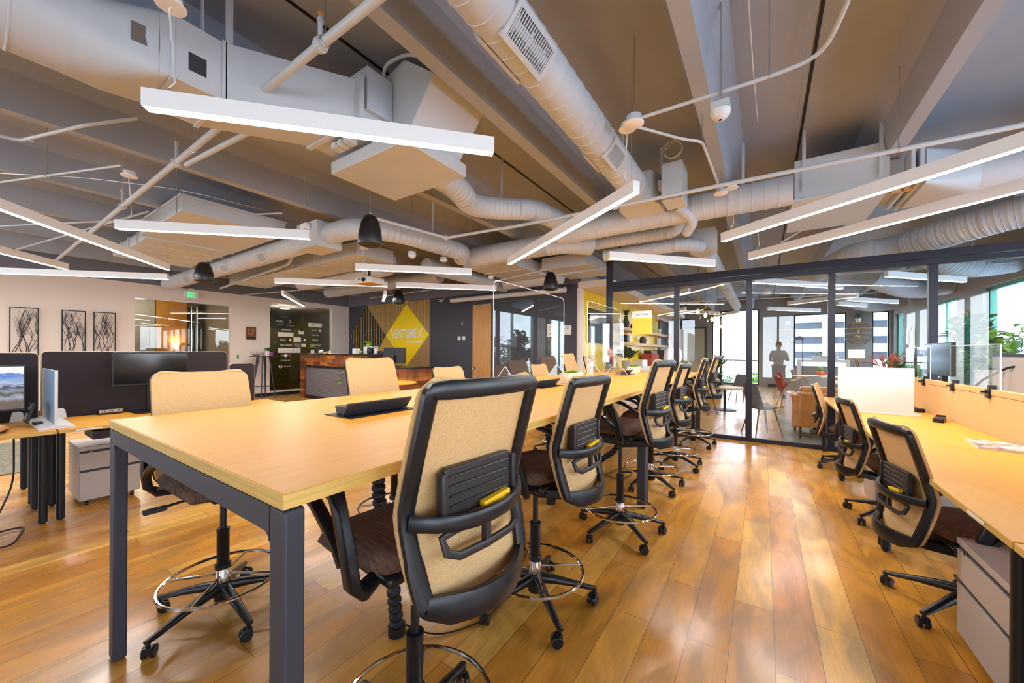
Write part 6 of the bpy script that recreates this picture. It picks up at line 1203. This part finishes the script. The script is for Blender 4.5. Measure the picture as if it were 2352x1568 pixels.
t = thing('floor_lamp', 'slim blue-grey floor lamp in front of the parking-deck window', 'lamp', (1.15, 16.9, 0)); MB().cyl((0, 0, 0), (0, 0, 1.95), .012, 8).build('pole', 'band', t); MB().lathe([(.0, 0), (.14, 0), (.13, .02), (0, .02)]).build('base', 'band', t); MB().lathe([(.14, -.05), (.1, .04), (.03, .08), (0, .08)], (-.08, 0, 1.93)).build('lamp_shade', 'band', t)
t = thing('wheel_wall_art', 'large spoked metal wheel hung between two windows', 'wall art', (3.86, 13.1, 1.98)); MB().ring((0, 0, 0), .40, .022, 40, 8, 'x').ring((0, 0, 0), .35, .012, 40, 6, 'x').build('rim', 'wood', t); sp_ = MB().cyl((-.03, 0, 0), (.02, 0, 0), .05, 16)
for k in range(20): a = R(18 * k); sp_.cyl((0, .04 * math.cos(a), .04 * math.sin(a)), (0, .34 * math.cos(a), .34 * math.sin(a)), .006, 6)
sp_.build('spokes', 'wood', t); MB().cyl((0, 0, 0), (.04, 0, 0), .02).build('wall_pin', 'goldleaf', t)
t = thing('gold_relief', 'gold abstract relief hung on the window wall at the back', 'wall art', (3.86, 16.9, 1.95)); MB().box(-.02, .04, -.3, .3, -.28, .28).build('panel', 'goldleaf', t, bevel=.01); MB().tube(smooth_path([(-.03, -.2, .25), (-.03, .1, .05), (-.03, -.1, -.1), (-.03, .15, -.26)], .1), .03, 8).build('relief', 'black', t)
def bush(name, lb, x, y, z0, pot_h, hgt, rad, n, L_, W_, m, seed, up=.3, potm='pot'):
    t = thing(name, lb, 'plant', (x, y, z0)); q = random.Random(seed); MB().lathe([(0, 0), (rad * .4, 0), (rad * .5, pot_h), (rad * .45, pot_h), (rad * .38, .03)]).build('pot', potm, t); MB().cyl((0, 0, pot_h - .05), (0, 0, pot_h - .03), rad * .44).build('soil', 'soil', t)
    st_ = MB(); lf = MB()
    for k in range(7):
        a = q.uniform(0, 6.28); e = Vector((math.cos(a) * rad * q.uniform(.3, .9), math.sin(a) * rad * q.uniform(.3, .9), hgt * q.uniform(.6, 1))); b_ = Vector((0, 0, pot_h - .03)); md = b_.lerp(e, .5) + Vector((0, 0, hgt * .12)); st_.tube([b_, md, e], [.008, .006, .003], 6)
        for j in range(n // 7):
            u = q.uniform(.25, 1); p = b_.lerp(md, u * 2) if u < .5 else md.lerp(e, u * 2 - 1); a2 = q.uniform(0, 6.28); lf.leaf(p + Vector((q.uniform(-1, 1), q.uniform(-1, 1), q.uniform(-.6, .6))) * rad * .22, (math.cos(a2), math.sin(a2), q.uniform(-.3, .8) + up), L_ * q.uniform(.6, 1.2), W_ * q.uniform(.7, 1.2), q.uniform(.1, .6))
    st_.build('stems', 'leaf3', t); lf.build('leaves', m, t); return t
bush('potted_tree', 'large leafy green plant in front of the right-hand window, tallest of the window plants', 3.2, 9.7, 0, .45, 2.0, .8, 900, .24, .13, 'leaf', 21)
bush('potted_tree', 'broad-leaved plant beside the glossy monitor at the windows', 3.1, 11.3, 0, .4, 1.6, .6, 420, .22, .12, 'leaf', 22)
bush('potted_tree', 'light green bushy plant at the right edge window', 3.0, 8.5, 0, .4, 1.8, .6, 600, .16, .09, 'leaf2', 23)
bush('potted_tree', 'low green plant at the second window of the lounge', 3.3, 14.2, 0, .4, 1.35, .6, 360, .16, .09, 'leaf', 24)
t = bush('dracaena', 'spiky pink-red plant in the lounge beside the tripod lamp', 3.0, 15.2, 0, .4, 1.0, .4, 7, .3, .02, 'leaf', 25)
leafy(t, 90, .25, 1.0, .5, .035, 'redleaf', rnd, .5, 'foliage')
t = thing('office_chair', 'white-backed office chair on the window side of the felt screen', 'chair', (2.75, 6.35, 0), R(80)); MB().grid(lambda a, b: Vector(((a * 2 - 1) * (.25 - .06 * max(0, b - .7)), -.24 - .08 * b + .04 * (a * 2 - 1) ** 2, .5 + .58 * b)), 8, 10, .02).build('backrest', 'white', t, ang=60); MB().box(-.24, .24, -.22, .24, .43, .5).build('seat', 'dgreyfab', t, bevel=.03, seg=3); MB().cyl((0, 0, .08), (0, 0, .43), .03).build('gas_column', 'black', t)
hb_ = MB()
for k in range(5): a = R(72 * k); hb_.sweep([(0, 0, .1), (.32 * math.cos(a), .32 * math.sin(a), .05)], [.05, .03], [.04, .02], (0, 0, 1)).cyl((.32 * math.cos(a), .32 * math.sin(a) - .02, .027), (.32 * math.cos(a), .32 * math.sin(a) + .02, .027), .027, 12)
hb_.build('star_base', 'black', t)
t = thing('ring_light_arm', 'black curved lamp arm clamped behind the tan screen', 'lamp', (1.75, 5.75, .762)); MB().tube(smooth_path([(0, 0, 0), (0, 0, .3), (.2, -.3, .55), (.35, -.5, .35)], .2), .01, 8).build('arm', 'black', t); MB().cyl((0, 0, 0), (0, 0, .015), .06).build('base', 'black', t)
# ------------------------------------------------------------------ outside
struct(MB().box(-40, 60, 19.4, 160, -9.2, -9.0).build('ground_outside', 'gnd', smooth=False))
struct(MB().box(4.4, 60, -40, 19.4, -9.2, -9.0).build('ground_yard', 'gnd', smooth=False))
struct(MB().box(-3.6, .9, 19.3, 21.2, -.15, -.02).build('floor_balcony', 'gnd', smooth=False))
t = thing('balcony_railing', 'dark metal balcony railing outside the patio doors', 'railing', (0, 21.0, 0))
MB().box(-3.4, .8, -.025, .025, 1.03, 1.08).box(-3.4, .8, -.015, .015, .08, .11).box(-3.4, -3.36, -.02, .02, -.02, 1.03).box(.76, .8, -.02, .02, -.02, 1.03).build('rail', 'blackm', t, smooth=False)
bl = MB()
for k in range(36): bl.box(-3.35 + k * .118, -3.335 + k * .118, -.008, .008, .11, 1.03)
bl.build('balusters', 'blackm', t, smooth=False)
t = thing('parking_structure', 'white multi-level parking deck seen through the lounge windows', 'building', (18, 100, -9))
for k in range(9): MB().box(-14, 10, 0, 26, 1.6 + k * 3.1, 3.2 + k * 3.1).build('deck_band', 'bldg', t, smooth=False)
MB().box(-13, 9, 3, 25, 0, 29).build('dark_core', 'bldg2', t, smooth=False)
for x in (-14, -8, -2, 4, 9): MB().box(x, x + 1.0, -.3, 0, 0, 29.5).build('column', 'bldg', t, smooth=False)
t = thing('office_building', 'pale low building beyond the balcony', 'building', (-30, 110, -9)); MB().box(-20, 8, 0, 15, 0, 13).build('walls', 'bldg', t, smooth=False)
for k in range(3): MB().box(-19, 7, -.1, 0, 2 + k * 4, 3.4 + k * 4).build('window_band', 'bldg2', t, smooth=False)
def tree(lb, x, y, h, r, seed, m):
    t = thing('tree', lb, 'tree', (x, y, -9), 0, 'trees outside the windows'); q = random.Random(seed); MB().tube([(0, 0, 0), (.1, 0, h * .5), (0, .1, h * .8)], [.25, .18, .08], 8).build('trunk', 'walleg', t); b = MB()
    for k in range(900):
        v = Vector((q.gauss(0, 1), q.gauss(0, 1), q.gauss(0, 1))).normalized() * r * q.uniform(.5, 1); b.leaf(Vector((v.x, v.y, h * .75 + v.z * 1.1)), (q.uniform(-1, 1), q.uniform(-1, 1), q.uniform(-.5, 1)), .6, .35, .3)
    b.build('foliage', m, t)
tree('round green tree beyond the balcony railing, left one', -3.5, 30, 9.4, 2.6, 1, 'leaf'); tree('green tree beyond the balcony railing, right one', 1.0, 32, 9.2, 2.6, 2, 'leaf2'); tree('tree outside the window wall behind the tall plant', 12, 11, 10.5, 2.8, 3, 'leaf'); tree('tree outside the window wall near the lounge corner', 13, 20, 9.5, 2.8, 4, 'leaf')
